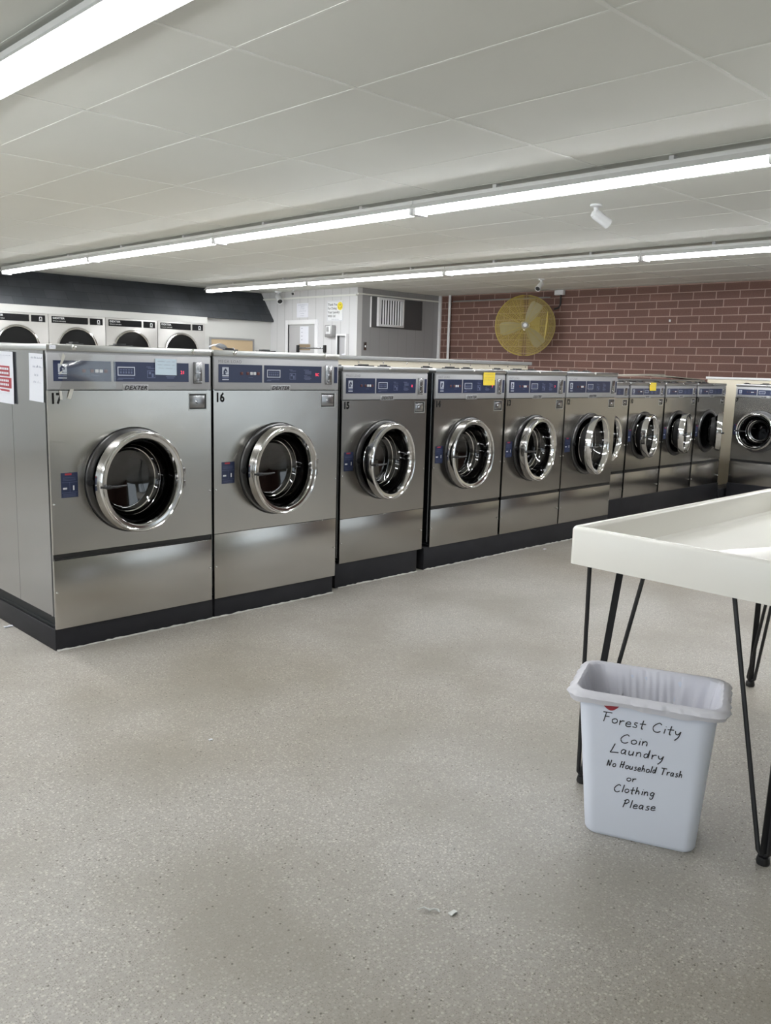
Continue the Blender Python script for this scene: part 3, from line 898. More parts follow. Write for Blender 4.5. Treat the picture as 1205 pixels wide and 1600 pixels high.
# clear film taped over the left of washer 17's panel
b = MB(); rows = []
for j in range(9):
    v = j/8
    rows.append([(.048+.0+.26*(i/12)+.012*math.sin(v*3.1)*(1-i/12), -.010-.018*(1-i/12)**2*math.sin(v*PI*.9+.2), 1.312-.150*v) for i in range(13)])
b.grid(rows)
b.grid([[(x, y+.0004, z) for x, y, z in r_] for r_ in rows])
fl = b.build('plastic_film', M['film'], loc=(1.548, YA, 0))
tag(fl, 'clear plastic film curling off the left of washer 17 control panel', 'film')
b = MB()
tape = mat('masking_tape', (.52, .51, .46), .5)
for pts in (((.060, -.030, 1.318), (.074, -.022, 1.300), (.056, -.022, 1.262), (.048, -.026, 1.268)), ((.050, -.004, 1.156), (.062, -.004, 1.154), (.064, -.003, 1.117), (.053, -.003, 1.118)), ((.098, -.006, 1.163), (.114, -.006, 1.163), (.101, -.003, 1.118), (.084, -.003, 1.121)), ((.046, -.026, 1.235), (.062, -.024, 1.242), (.058, -.024, 1.236), (.044, -.027, 1.222))):
    b.face(pts); b.face([(x, y-.0004, z) for x, y, z in pts])
b.build('tape_strip', tape, parent=fl)
p = sheet(.028, .016, 0).build('sticker', M['paper'], loc=(1.548+.012, YA-.0075, 1.3465)); tag(p, 'tiny white sticker on the top cap corner of washer 17', 'sticker')
scribble([(.005, .022, -.009)], parent=p, amp=.003, r=.0004, name='printing')
# crumpled receipt on washer 16
b = MB(); random.seed(11)
rows = [[(i*.03, .02*math.sin(j)+.03*j*.6, max(.004, .012+.022*math.sin(i*1.1+.5)*(1-.2*j)+random.uniform(-.006, .008))) for i in range(6)] for j in range(4)]
b.grid(rows, smooth=False); b.grid([[(x, y, z+.0006) for x, y, z in r_] for r_ in rows], smooth=False)
o = b.build('crumpled_paper', M['paper'], loc=(2.373+.10, YA+.14, 1.3525)); tag(o, 'crumpled white receipt lying on top of washer 16', 'paper')

# ------------------------------------------------------------------ strip lights
RX = [-1.62, 1.4166, 4.4622, 7.5005]
def strip_meshes():
    L_ = 2.44
    h = MB()
    h.box(-.058, .058, .0, L_, ZC-.062, ZC-.030, .003)
    for q in (-1, 1):
        h.grid([[(q*.057, y, ZC-.056), (q*.090, y, ZC-.090), (q*.0915, y, ZC-.0885), (q*.058, y, ZC-.052)] for y in (0.002, L_-.002)], smooth=False)
    H_ = h.mesh('housing', M['fixture'])
    t = MB(); t.tube([(0, .035, 0), (0, L_-.035, 0)], .0165, 12); T_ = t.mesh('fluorescent_tube', M['tube'])
    e = MB(); e.box(-.062, .062, .004, .03, ZC-.125, ZC-.058, .004); E_ = e.mesh('lampholder', M['tube_end'])
    g = MB(); g.box(-.022, .022, 0, .03, ZC-.03, ZC-.001, .002); g.box(-.02, .05, .004, .026, ZC-.008, ZC-.0005); G_ = g.mesh('hanger', M['fixture'])
    return H_, T_, E_, G_
HM, TM, EM, GM = strip_meshes()
desc = {1: 'overhead at the upper left', 2: 'in the middle ceiling row', 3: 'in the farthest ceiling row', 0: 'in the added unseen fill row at the left'}  # leftmost row is unseen, added to light the bin, table and washer fronts
order = {0: 'nearest', 1: 'second', 2: 'third', 3: 'fourth', 4: 'farthest'}
for r_i, rx in enumerate(RX):
    for k in range(1 if r_i == 1 else 0, 5):
        y = -.578+2.445*k
        lab = 'white fluorescent strip light %s, %s of its row' % (desc[r_i], order[k])
        s_ = empty('strip_light', (rx, y, 0), 0, lab, 'ceiling light', 'fluorescent strip lights in rows')
        link('housing', HM, s_)
        for dx in (-.036, .036): link('fluorescent_tube', TM, s_, (dx, 0, ZC-.098))
        link('lampholder', EM, s_); link('lampholder', EM, s_, (0, 2.406, 0))
        link('hanger', GM, s_, (0, .55, 0)); link('hanger', GM, s_, (0, 1.75, 0))

# ------------------------------------------------------------------ folding table
TZ = .835; TX0, TX1, TY0, TY1 = 2.21, 3.68, .70, 1.448
tb = empty('folding_table', ((TX0+TX1)/2, (TY0+TY1)/2, 0), 0, 'white rimmed laundry folding table on black hairpin legs at the right', 'table')
ox, oy = (TX0+TX1)/2, (TY0+TY1)/2
def rrect(x0, x1, y0, y1, r, z, n=6):
    pts = []
    for cx, cy, a in ((x1-r, y1-r, 0), (x0+r, y1-r, PI/2), (x0+r, y0+r, PI), (x1-r, y0+r, 1.5*PI)):
        for k in range(n+1):
            aa = a+PI/2*k/n; pts.append((cx+r*math.cos(aa)-ox, cy+r*math.sin(aa)-oy, z))
    return pts
b = MB()
rr = .018
secs = [(0, .720), (0, TZ-.010), (.002, TZ-.004), (.006, TZ), (.020, TZ), (.024, TZ-.004), (.027, TZ-.012), (.040, TZ-.086), (.055, TZ-.094)]
rows = [rrect(TX0+i, TX1-i, TY0+i, TY1-i, max(.006, rr-i*.2), z) for i, z in secs]
vr = b.grid(rows, closed=True)
f = b.b.faces.new(vr[-1])
under = [rrect(TX0, TX1, TY0, TY1, rr, .720), rrect(TX0+.02, TX1-.02, TY0+.02, TY1-.02, rr, .718), rrect(TX0+.02, TX1-.02, TY0+.02, TY1-.02, rr, .7395)]
v2 = b.grid(under, closed=True); b.b.faces.new(v2[-1][::-1])
b.build('tabletop', M['tabletop'], parent=tb)
def leg(F, sx, sy, tops=((-.019, .015), (.102, -.027), (.107, -.111))):
    """hairpin leg: two round rods and a flat bar meeting at the foot"""
    F = Vector(F)
    b = MB()
    tA, tB, tC = [Vector((F.x+sx*a, F.y+sy*c, .738)) for a, c in tops]
    foot = Vector((F.x, F.y, .012))
    b.tube([tA, foot+Vector((-sx*.004, sy*.014, .022)), foot+Vector((0, 0, .006))], .0068, 8)
    b.tube([tC, foot+Vector((0, -sy*.016, .022)), foot+Vector((0, 0, .006))], .0068, 8)
    b.latheZ([(0, 0), (.017, .001), (.019, .008), (.016, .022), (0, .026)], F.x, F.y, 14)
    # flat bar
    d = (tB-foot).normalized(); wv = Vector((.6, -.8, 0))*.014
    nv = d.cross(wv).normalized()*.003
    q0, q1 = foot+Vector((0, 0, .006)), tB
    rows = [[tuple(q+wv*a+nv*c) for a, c in ((-.75, -1), (.75, -1), (.75, 1), (-.75, 1))] for q in (q0, q1)]
    b.grid(rows, closed=True, smooth=False)
    b.box(min(tA.x, tB.x, tC.x)-.01, max(tA.x, tB.x, tC.x)+.01, min(tA.y, tB.y, tC.y)-.01, max(tA.y, tB.y, tC.y)+.01, .733, .738)
    o = b.build('leg', M['black_metal'], parent=tb); o.location = (-ox, -oy, 0)
leg((2.279, 1.389, 0), 1, 1); leg((2.250, .800, 0), 1, -1, ((.02, .02), (.09, -.02), (.060, -.180))); leg((3.57, 1.400, 0), -1, 1, ((.06, -.10), (.0, .0), (.10, -.13))); leg((3.585, .785, 0), -1, -1)

# ------------------------------------------------------------------ waste bin
UD = Vector((.395, -.919, 0)).normalized()      # along the long side, to the right in the photo
ND = Vector((-.919, -.395, 0)).normalized()     # out of the lettered face
BH = .42
BB, BT = Vector((2.173, 1.120, 0)), Vector((2.196, 1.138, BH))
bin_ = empty('waste_bin', tuple(BB), 0, 'white plastic waste bin with liner and handwritten notice, standing by the table leg', 'waste bin')
def bsec(t, grow=0, n=7, z=None):
    """rounded section of the bin at height fraction t, points relative to the bin's base"""
    c = BB.lerp(BT, t); hl = .150+(.187-.150)*t+grow; hd = .096+(.125-.096)*t+grow; r = .030+.016*t
    if t < .03: hl -= .006*(1-t/.03); hd -= .006*(1-t/.03)
    pts = []
    for sx, sy, a in ((1, 1, 0), (-1, 1, PI/2), (-1, -1, PI), (1, -1, 1.5*PI)):
        for k in range(n+1):
            aa = a+PI/2*k/n
            px, py = sx*(hl-r)+r*math.cos(aa), sy*(hd-r)+r*math.sin(aa)
            p = c+UD*px-ND*py-BB
            pts.append((p.x, p.y, BH*t if z is None else z))
    # straight sides get mid points so the film can ripple
    out = []
    for i in range(len(pts)):
        a_, b_ = Vector(pts[i]), Vector(pts[(i+1) % len(pts)])
        out.append(tuple(a_))
        L_ = (b_-a_).length
        m_ = int(L_/.022)
        for q in range(1, m_): out.append(tuple(a_.lerp(b_, q/m_)))
    return out
b = MB()
N0 = len(bsec(.5))
def bs(t, g=0, z=None):
    p = bsec(t, g, z=z)
    # resample to a fixed count by perimeter
    P = [Vector(q) for q in p]; P.append(P[0])
    L_ = [0]
    for i in range(len(P)-1): L_.append(L_[-1]+(P[i+1]-P[i]).length)
    out = []; n = 260; j = 0
    for k in range(n):
        s_ = L_[-1]*k/n
        while L_[j+1] < s_: j += 1
        out.append(tuple(P[j].lerp(P[j+1], (s_-L_[j])/(L_[j+1]-L_[j]+1e-9))))
    return out
rows = [bs(0), bs(.008, .001), bs(.03), bs(.3), bs(.6), bs(.93), bs(.93, .006, BH*.935), bs(1, .012, BH*.975), bs(1, .014, BH*.99), bs(1, .010, BH), bs(1, .002, BH*.995), bs(.95, -.003), bs(.5, -.004), bs(.05, -.004)]
vr = b.grid(rows, closed=True)
b.b.faces.new(vr[0][::-1]); b.b.faces.new(vr[-1])
b.build('bin_body', M['binm'], parent=bin_)
# liner: hangs inside, folds over the rim, ragged skirt outside
random.seed(5)
b = MB()
def rip(p, amp, fr, ph, dz=0):
    out = []
    for k, q in enumerate(p):
        a = 2*PI*k/len(p); d_ = Vector((q[0], q[1], 0)).normalized()
        s_ = amp*(math.sin(fr*a+ph)+.6*math.sin(2.3*fr*a+1.7*ph)+.5*math.sin(.41*fr*a))
        out.append((q[0]+d_.x*s_, q[1]+d_.y*s_, q[2]+dz*math.sin(5*a+ph)+dz*.5*math.sin(13*a)))
    return out
rows = [rip(bs(.10, -.018), .008, 7, .4), rip(bs(.30, -.020), .008, 11, 2.1), rip(bs(.50, -.016), .007, 13, .9), rip(bs(.68, -.014), .006, 19, 3.0), rip(bs(.82, -.010), .004, 23, 1.2), rip(bs(.93, -.006), .002, 25, 1.5), bs(1, -.001, BH*.998), rip(bs(1, .006, BH+.005), .0008, 30, 0), rip(bs(1, .018, BH+.003), .001, 30, .5), rip(bs(1, .025, BH-.003), .0015, 26, .2), rip(bs(1, .028, BH-.010), .002, 26, .4), rip(bs(1, .021, BH-.020), .0012, 24, .6, .002), rip(bs(1, .019, BH-.027), .0012, 24, .8, .003)]
vr = b.grid(rows, closed=True); b.b.faces.new(vr[0])
b.build('bin_liner', M['liner'], parent=bin_)

# stroke lettering for the handwritten notice: letters in a unit box, x-height 1
LT = {
 'F': (1.5, [[(.1, 2.0), (1.5, 2.1)], [(.6, 2.0), (.5, .0)], [(.5, 1.1), (1.2, 1.2)]]),
 'o': (1.0, [[(.5, 1), (.12, .7), (.15, .2), (.5, 0), (.85, .3), (.85, .75), (.5, 1)]]),
 'r': (.9, [[(.15, 1), (.2, 0)], [(.2, .6), (.45, .95), (.8, 1)]]),
 'e': (1.0, [[(.1, .5), (.8, .6), (.7, .95), (.4, 1), (.12, .6), (.2, .1), (.55, 0), (.95, .2)]]),
 's': (.9, [[(.75, 1), (.35, .95), (.3, .65), (.7, .4), (.6, .02), (.1, .02)]]),
 't': (1.0, [[(.5, 1.8), (.45, .1), (.7, 0)], [(.05, .95), (1.0, 1.1)]]),
 'C': (1.5, [[(1.25, 1.7), (.9, 2.0), (.35, 1.5), (.1, .8), (.4, .1), (.9, 0), (1.3, .3)]]),
 'i': (.5, [[(.25, 1), (.22, 0)], [(.28, 1.45), (.30, 1.5)]]),
 'y': (1.1, [[(.1, 1), (.25, .4), (.6, .3), (.85, .9)], [(.9, 1), (.75, -.2), (.3, -1.0)]]),
 'n': (1.1, [[(.12, 1), (.14, 0)], [(.14, .55), (.45, 1), (.75, .8), (.8, 0)]]),
 'L': (1.5, [[(.5, 2.1), (.2, .5), (.05, 0), (.7, .05), (1.4, .1)]]),
 'a': (1.1, [[(.75, .9), (.35, 1), (.1, .5), (.25, .05), (.6, .2), (.8, .95), (.78, .1), (.95, 0)]]),
 'u': (1.1, [[(.12, 1), (.15, .2), (.45, .02), (.75, .4), (.8, 1), (.82, 0)]]),
 'd': (1.1, [[(.72, .7), (.4, .95), (.1, .5), (.3, .02), (.65, .3), (.85, 2.0), (.8, 0)]]),
 'N': (1.4, [[(.1, 0), (.2, 1.8), (.8, .1), (1.0, 1.9)]]),
 'H': (1.4, [[(.3, 2.0), (.15, 0)], [(1.0, 2.0), (.85, 0)], [(.1, .95), (1.2, 1.1)]]),
 'h': (1.1, [[(.2, 1.9), (.14, 0)], [(.16, .5), (.5, .95), (.75, .7), (.78, 0)]]),
 'l': (.55, [[(.3, 2.0), (.2, 0)]]),
 'T': (1.5, [[(0, 2.0), (1.5, 2.0)], [(.7, 2.0), (.6, 0)]]),
 'g': (1.1, [[(.8, .9), (.4, 1), (.12, .5), (.4, .1), (.8, .5), (.8, 1), (.7, -.6), (.3, -.8), (.2, -.4)]]),
 'P': (1.3, [[(.5, 2.0), (.25, 0)], [(.2, 1.7), (.8, 2.1), (1.15, 1.6), (.8, 1.1), (.4, 1.0)]]),
 ' ': (.9, []),
}
def write(b, txt, x0, z0, x1, z1, xh, place, r=.0012):
    total = sum(LT[c][0]*(1.12 if c != ' ' else 1) for c in txt)
    L_ = math.hypot(x1-x0, z1-z0); ux, uz = (x1-x0)/L_, (z1-z0)/L_
    kx = L_/total; x = 0
    for c in txt:
        wd, sts = LT[c]
        jy = random.uniform(-.08, .08)
        for st in sts:
            pts = []
            # smooth each stroke a little
            P = [Vector(q) for q in st]
            if len(P) > 2:
                Q = []
                for i in range(len(P)-1):
                    p0, p1, p2, p3 = P[max(i-1, 0)], P[i], P[i+1], P[min(i+2, len(P)-1)]
                    for q in range(4):
                        t = q/4
                        Q.append(.5*((2*p1)+(-p0+p2)*t+(2*p0-5*p1+4*p2-p3)*t*t+(-p0+3*p1-3*p2+p3)*t**3))
                Q.append(P[-1]); P = Q
            for q in P:
                gx = (x+(q.x)*1.0*1)*kx+.18*q.y*xh; gz = (q.y+jy)*xh
                pts.append(place(x0+ux*gx-uz*gz*.0, z0+uz*gx+gz))
            b.tube(pts, r, 5)
        x += wd*(1.12 if c != ' ' else 1)
def place_face(u, v):
    """u metres right of the face centre line, v metres up"""
    t = v/BH
    c = BB.lerp(BT, t); hd = .096+(.125-.096)*t
    p = c+UD*u+ND*(hd+.0002)-BB
    return (p.x, p.y, v)
b = MB(); random.seed(2)
WRITING = [('Forest City', -.118, .340, .098, .334, .0135), ('Coin', -.064, .288, .016, .290, .0125), ('Laundry', -.088, .253, .058, .258, .0125),
 ('No Household Trash', -.095, .212, .108, .218, .0098), ('or', -.040, .178, -.012, .179, .0095), ('Clothing', -.073, .140, .040, .148, .0110), ('Please', -.048, .098, .044, .107, .0115)]
for t_, xa_, za_, xb_, zb_, xh in WRITING: write(b, t_, xa_, za_, xb_, zb_, xh, place_face, .0015)
b.build('handwriting', M['ink_dark'], parent=bin_)
b = MB()
pts = [place_face(-.118+.052*i/10, .394+.0) for i in range(11)]; low = [place_face(-.118+.052*i/10, .394-.019*math.sin(PI*i/10)) for i in range(11)]
off = ND*.0012
b.grid([[tuple(Vector(q)+off) for q in pts], [tuple(Vector(q)+off) for q in low]])
b.build('red_logo', M['red_print'], parent=bin_)

# ------------------------------------------------------------------ dryers
DW = .829; DY = 11.85
DXS = [7.568-DW*(k+1) for k in range(4)][::-1]
def dryer_meshes():
    d = {}
    b = MB(); b.box(.004, DW-.004, 0, .12, 0, 1.865, .004)
    b.box(.004, DW-.004, -.006, 0, .94, .945)
    d['body'] = b.mesh('body', M['dryer'])
    b = MB(); b.box(.045, .565, -.004, 0, 1.752, 1.842); d['lp'] = b.mesh('label_strip', M['strip_black'])
    b = MB(); b.box(.595, .785, -.004, 0, 1.752, 1.842); d['ls'] = b.mesh('label_strip', M['strip_black'])
    b = MB(); b.lathe([(.300, 0), (.300, -.02), (.292, -.032), (.278, -.035), (.268, -.028), (.264, -.01), (.264, 0)], 0, 0, 64); d['ring'] = b.mesh('door', M['chrome'])
    b = MB(); b.lathe([(.265, -.012), (.2, -.020), (.0005, -.026)], 0, 0, 48); d['glass'] = b.mesh('door_glass', M['dryer_dark'])
    b = MB(); b.box(.24, .34, -.045, -.02, -.012, .012, .003); d['handle'] = b.mesh('door_handle', M['chrome_dull'])
    return d
DM = dryer_meshes()
dl = ['leftmost, cut by the frame edge', 'second from the left', 'third from the left', 'rightmost, beside the bulletin board']
for k, x in enumerate(DXS):
    lab = 'white stacked dryer with black label strip, ' + dl[k]
    rt_ = empty('stacked_dryer', (x, DY, 0), 0, lab, 'dryer', 'stacked dryers along the back wall')
    link('body', DM['body'], rt_)
    for zz in (1.41, .50):
        dd = link('door', DM['ring'], rt_, (.40, 0, zz)); link('door_glass', DM['glass'], dd); link('door_handle', DM['handle'], dd)
    a_ = link('label_strip', DM['lp'], rt_); b_ = link('label_strip', DM['ls'], rt_)
    link('lettering', text_mesh('DEXTER', .036, M['white_plastic'], space=1.05, sx=1.2, bold=.001), a_, (.062, -.0045, 1.805))
    link('lettering', text_mesh('STACK DRYERS', .022, M['white_plastic'], space=1.05, sx=1.15), a_, (.062, -.0045, 1.770))
    b = MB(); 
    def em():
        b = MB(); b.box(.700, .745, -.0046, -.004, 1.765, 1.774); b.box(.700, .745, -.0046, -.004, 1.779, 1.783)
        b.box(.702, .712, -.0046, -.004, 1.786, 1.815); b.box(.733, .743, -.0046, -.004, 1.786, 1.815); b.box(.706, .739, -.0046, -.004, 1.812, 1.822); return b.mesh('emblem', M['white_plastic'])
    link('emblem', cached('dem', em), b_)
# header above dryers
struct(box('trim_6', X0, 7.62, 11.87, 11.985, 1.868, 1.966, M['wall']))
for k in range(3):
    pass

# bulletin board on back wall
bb = empty('bulletin_board', (8.15, YB, 1.5), 0, 'tan bulletin board in grey frame on the back wall', 'bulletin board')
b = MB(); b.box(-.40, .40, -.012, -.001, -.42, .14); b.build('cork', M['cork'], parent=bb)
b = MB(); b.box(-.43, .43, -.02, -.001, .14, .17); b.box(-.43, .43, -.02, -.001, -.45, -.42); b.box(-.43, -.40, -.02, -.001, -.42, .14); b.box(.40, .43, -.02, -.001, -.42, .14)
b.build('frame', M['grey_metal'], parent=bb)

# ------------------------------------------------------------------ things on the office wall (x = 8.93, facing -x)
def wallpaper(name, y_left, z_top, w_, h_, m, label, cat, X=8.925):
    b = MB(); b.box(0, w_, -.002, 0, -h_, 0, 0)
    p = b.build(name, m, loc=(X, y_left, z_top), rot=(0, 0, -PI/2)); tag(p, label, cat); return p
p = wallpaper('thank_you_sign', 10.52, 2.262, .375, .31, M['white_plastic'], 'white sign reading Thank You with yellow smiley face on the office wall', 'sign')
for i, s_ in enumerate(('Thank You', 'For Doing', 'Your Laundry', 'With Us!')):
    link('lettering', text_mesh(s_, .052, M['ink_dark'], sx=.95, bold=.0008), p, (.02, -.003, -.075-.058*i))
link('lettering', text_mesh('Forest City Coin', .026, M['ink'], sx=.95), p, (.11, -.003, -.290))
b = MB(); b.lathe([(0.0005, -.004), (.062, -.004), (.062, -.002)], .305, -.085, 32); sm_ = b.build('smiley_face', M['smile'], parent=p)
b = MB(); b.box(.284, .291, -.006, -.0045, -.078, -.055); b.box(.318, .325, -.006, -.0045, -.078, -.055)
b.tube([(.305+.034*math.cos(a), -.005, -.092+.028*math.sin(a)) for a in [PI+PI*i/10 for i in range(11)]], .003, 5)
b.build('face_features', M['ink_dark'], parent=sm_)
b = MB(); stroke_rect(b, .008, .367, -.302, -.008, .003, -.003, -.002); b.build('border', M['ink'], parent=p)
p = wallpaper('paper_notice', 11.275, 2.245, .29, .222, M['paper'], 'small white printed notice on the office wall above the door', 'paper')
scribble([(.03, .26, -.03), (.10, .19, -.06), (.09, .20, -.09), (.07, .23, -.125), (.09, .18, -.16), (.10, .19, -.195)], parent=p, amp=.008, r=.0015, m=M['ink'], name='printing').location = (0, -.002, 0)
p = wallpaper('door_notice', 11.20, 1.885, .215, .275, M['paper'], 'tall white paper taped on the office door', 'paper', X=8.936)
scribble([(.03, .07, -.04), (.03, .07, -.10), (.03, .07, -.16), (.03, .07, -.22)], parent=p, amp=.02, r=.002, name='printing').location = (0, -.002, 0)
p = wallpaper('door_plate', 11.235, 1.598, .30, .092, M['brown'], 'small brown sign on the office door below the paper', 'sign', X=8.935)
# soap dispenser box
o = empty('soap_dispenser', (8.93, 10.395, 1.80), -PI/2, 'small grey dispenser box on the office wall below the Thank You sign', 'dispenser')
MB().box(-.085, .085, -.09, 0, -.09, .09, .01).build('case', M['grey_metal'], parent=o)
MB().box(-.055, .055, -.095, -.088, -.045, .075, .004).build('front_window', M['white_plastic'], parent=o)
MB().box(-.03, .03, -.098, -.094, -.01, .06, .002).build('dial', M['grey_metal'], parent=o)
# white framed cubby
o = empty('wall_cabinet', (8.93, 10.123, 1.30), -PI/2, 'narrow white framed cabinet with papers on the office wall by the corner', 'cabinet')
b = MB(); b.box(-.115, -.09, -.06, 0, 0, .455, .002); b.box(.09, .115, -.06, 0, 0, .455, .002); b.box(-.09, .09, -.06, 0, .43, .455, .002); b.box(-.09, .09, -.06, 0, 0, .02, .002)
b.build('frame', M['white_paint'], parent=o)
box('back_panel', -.09, .09, -.012, 0, .02, .43, mat('cabinet_back', (.42, .42, .43), .4), o)
for k in range(2):
    p_ = sheet(.06, .12, .01).build('leaflet', M['paper'], loc=(8.895+.01*k, 10.12-.02*k, 1.46), rot=(0, R(12-20*k), -PI/2))
    tag(p_, ('white leaflet leaning left' if k else 'white leaflet leaning right')+' in the narrow wall cabinet', 'paper', 'leaflets in the wall cabinet')
# laundry cart with hanging bar, behind the washers
o = empty('laundry_cart', (8.35, 10.2, 0), -PI/2, 'chrome laundry cart with a high hanging bar standing near the office wall', 'cart')
b = MB(); hwid = .315
for s_ in (-1, 1):
    b.tube([(s_*hwid, 0, .14), (s_*hwid, 0, 1.53)], .011, 10)
b.tube([(-hwid, 0, 1.525), (hwid, 0, 1.525)], .012, 10)
b.build('hanging_bar', M['chrome_dull'], parent=o)
b = MB()
for s_ in (-1, 1): b.box(s_*hwid-.02, s_*hwid+.02, -.02, .02, 1.46, 1.57, .006)
b.build('bar_clamp', M['black'], parent=o)
b = MB()
for z in (.30, .42, .54, .66):
    e_ = .24+.05*(z-.3)/.36
    b.tube([(-hwid, -e_, z), (hwid, -e_, z), (hwid, e_, z), (-hwid, e_, z), (-hwid, -e_, z)], .004, 6)
for i in range(9):
    xx = -hwid+2*hwid*i/8
    b.tube([(xx, -.29, .66), (xx, -.24, .30), (xx, .24, .30), (xx, .29, .66)], .0025, 5)
b.build('basket', M['chrome_dull'], parent=o)
b = MB()
for sx in (-1, 1):
    b.tube([(sx*hwid, -.24, .13), (sx*hwid, .24, .13)], .010, 8)
    b.tube([(sx*hwid, -.24, .13), (sx*hwid, -.24, .30)], .008, 8); b.tube([(sx*hwid, .24, .13), (sx*hwid, .24, .30)], .008, 8)
b.tube([(-hwid, 0, .13), (hwid, 0, .13)], .010, 8)
b.build('cart_frame', M['chrome_dull'], parent=o)
for sx in (-1, 1):
    for sy in (-1, 1):
        b = MB(); b.lathe([(0.0005, -.012), (.045, -.012), (.05, -.006), (.05, .006), (.045, .012), (.0005, .012)], 0, .05, 20); b.box(-.008, .008, -.018, .018, .05, .135)
        b.build('caster', M['rubber'], parent=o, loc=(sx*hwid, sy*.24, 0), rot=(0, 0, PI/2))

# ------------------------------------------------------------------ things on the office front wall (y = 9.83)
o = empty('vent_box', (9.77, 9.83, 1.87), 0, 'dark grey box with white louvred vent grille high on the grey office wall', 'vent')
b = MB(); b.box(-.565, .555, -.020, 0, 0, .455, .003); b.build('housing', M['office_grey'], parent=o)
b = MB(); b.box(-.575, -.565, -.024, 0, 0, .455); b.build('lit_edge', M['white_paint'], parent=o)  # white strip painted in for light on the housing's left side
b = MB(); b.box(-.455, .10, -.065, -.020, .02, .052, .003); b.box(-.455, .10, -.065, -.020, .42, .452, .003); b.box(-.455, -.425, -.065, -.020, .052, .42, .003); b.box(.07, .10, -.065, -.020, .052, .42, .003)
gf = b.build('grille_frame', M['white_paint'], parent=o)
box('void', -.425, .07, -.0215, -.0205, .052, .42, M['frame_black'], gf)
for i in range(9):
    xx = -.398+.054*i
    b = MB(); b.grid([[(xx-.008, -.040, z), (xx+.004, -.060, z), (xx+.007, -.059, z), (xx-.005, -.039, z), (xx-.008, -.040, z)] for z in (.052, .42)], smooth=False)
    b.build('louvre', M['white_paint'], parent=gf)
o = empty('light_switch', (9.10, 9.83, 1.58), 0, 'dark light switch low on the grey office wall near its corner', 'switch')
MB().box(-.028, .028, -.008, 0, -.06, .06, .003).build('switch_plate', M['chrome_dull'], parent=o)
MB().box(-.008, .008, -.02, -.008, -.015, .015, .002).build('toggle', M['white_plastic'], parent=o)
# pipe and conduit
b = MB(); b.tube([(10.70, 9.56, 0.0), (10.70, 9.56, ZC)], .022, 12)
tag(b.build('vertical_pipe', M['white_paint']), 'thin white vertical pipe from floor to ceiling before the brick corner', 'pipe')
b = MB(); b.tube([(10.72, 9.5, 2.345), (10.72, 7.62, 2.345)], .010, 8)
tag(b.build('conduit', M['grey_metal']), 'thin grey conduit running along the top of the brick wall to the fan', 'pipe')
o = empty('junction_box', (10.75, 7.46, 2.41), -PI/2, 'small white junction box at the top of the brick wall beside the fan', 'box')
MB().box(-.075, .075, -.06, 0, -.04, .03, .004).build('case', M['white_plastic'], parent=o)
b = MB(); b.tube([(.02, -.03, -.04), (.02, -.03, -.17), (-.01, -.03, -.22), (-.08, -.03, -.235)], .012, 8); b.build('cable', M['rubber'], parent=o)
o = MB().box(-.01, .01, -.02, 0, -.015, .015, .002).build('wall_hook', M['white_plastic'], loc=(10.75, 5.72, 1.98), rot=(0, 0, -PI/2)); tag(o, 'tiny white hook on the right part of the brick wall', 'hook')

# ------------------------------------------------------------------ wall fan
FC = Vector((10.30, 7.735, 1.922))
fan = empty('wall_fan', tuple(FC), 0, 'large round yellow caged fan mounted high on the brick wall', 'fan')
aim = Vector((0, 0, 1.4))-FC; yawf = math.atan2(aim.x, -aim.y)
fan.rotation_euler = (0, 0, yawf)     # local -y looks at the room
FR = .425
b = MB()
def ringY(rad, y, rt_=.0028, n=48): b.tube([(rad*math.cos(2*PI*i/n), y, rad*math.sin(2*PI*i/n)) for i in range(n+1)], rt_, 5, cap=False)
prof = [(.04, -.115), (.10, -.112), (.20, -.105), (.30, -.085), (.37, -.055), (.41, -.02), (.425, .01)]
def yp(r_):
    for (r0, y0), (r1, y1) in zip(prof, prof[1:]):
        if r_ <= r1: return y0+(y1-y0)*(r_-r0)/(r1-r0)
    return .01
for i in range(56): 
    r_ = .055+(.41-.055)*i/55; ringY(r_, yp(r_), .0016)
ringY(FR, .012, .009)
nsp = 16
for i in range(nsp):
    a = 2*PI*i/nsp; b.tube([(r_*math.cos(a), y_-.003, r_*math.sin(a)) for r_, y_ in prof], .003, 5)
b.build('front_cage', M['fan_yellow'], parent=fan)
b = MB()
for i in range(16):
    r_ = .06+(.41-.06)*i/15; ringY(r_, .15-.10*(r_/.42)**3, .0024)
for i in range(12):
    a = 2*PI*i/12; b.tube([(.05*math.cos(a), .15, .05*math.sin(a)), (.30*math.cos(a), .115, .30*math.sin(a)), (.42*math.cos(a), .02, .42*math.sin(a))], .003, 5)
b.build('rear_cage', M['fan_yellow'], parent=fan)
hubp = MB(); hubp.lathe([(.0005, -.118), (.020, -.118), (.026, -.112), (.026, -.106)], 0, 0, 24); hubp.build('hub_badge', M['white_plastic'], parent=fan)
b = MB(); b.lathe([(.0005, -.05), (.05, -.045), (.055, .02), (.0005, .02)], 0, 0, 24); b.build('hub', M['grey_metal'], parent=fan)
for k, a0 in enumerate((R(190), R(62), R(312))):
    b = MB(); rows = []
    for i in range(9):
        r_ = .05+.31*i/8; hw_ = (.035+.055*math.sin(min(1, i/6)*PI/2)); 
        if i == 8: hw_ *= .75
        rows.append([(r_*math.cos(a0)+hw_*s_*-math.sin(a0), -.035+.035*s_*(1-.4*i/8), r_*math.sin(a0)+hw_*s_*math.cos(a0)) for s_ in (-1, -.5, 0, .5, 1)])
    b.grid(rows); b.grid([[(x, y+.003, z) for x, y, z in r_] for r_ in rows])
    b.build('blade', M['blade'], parent=fan)
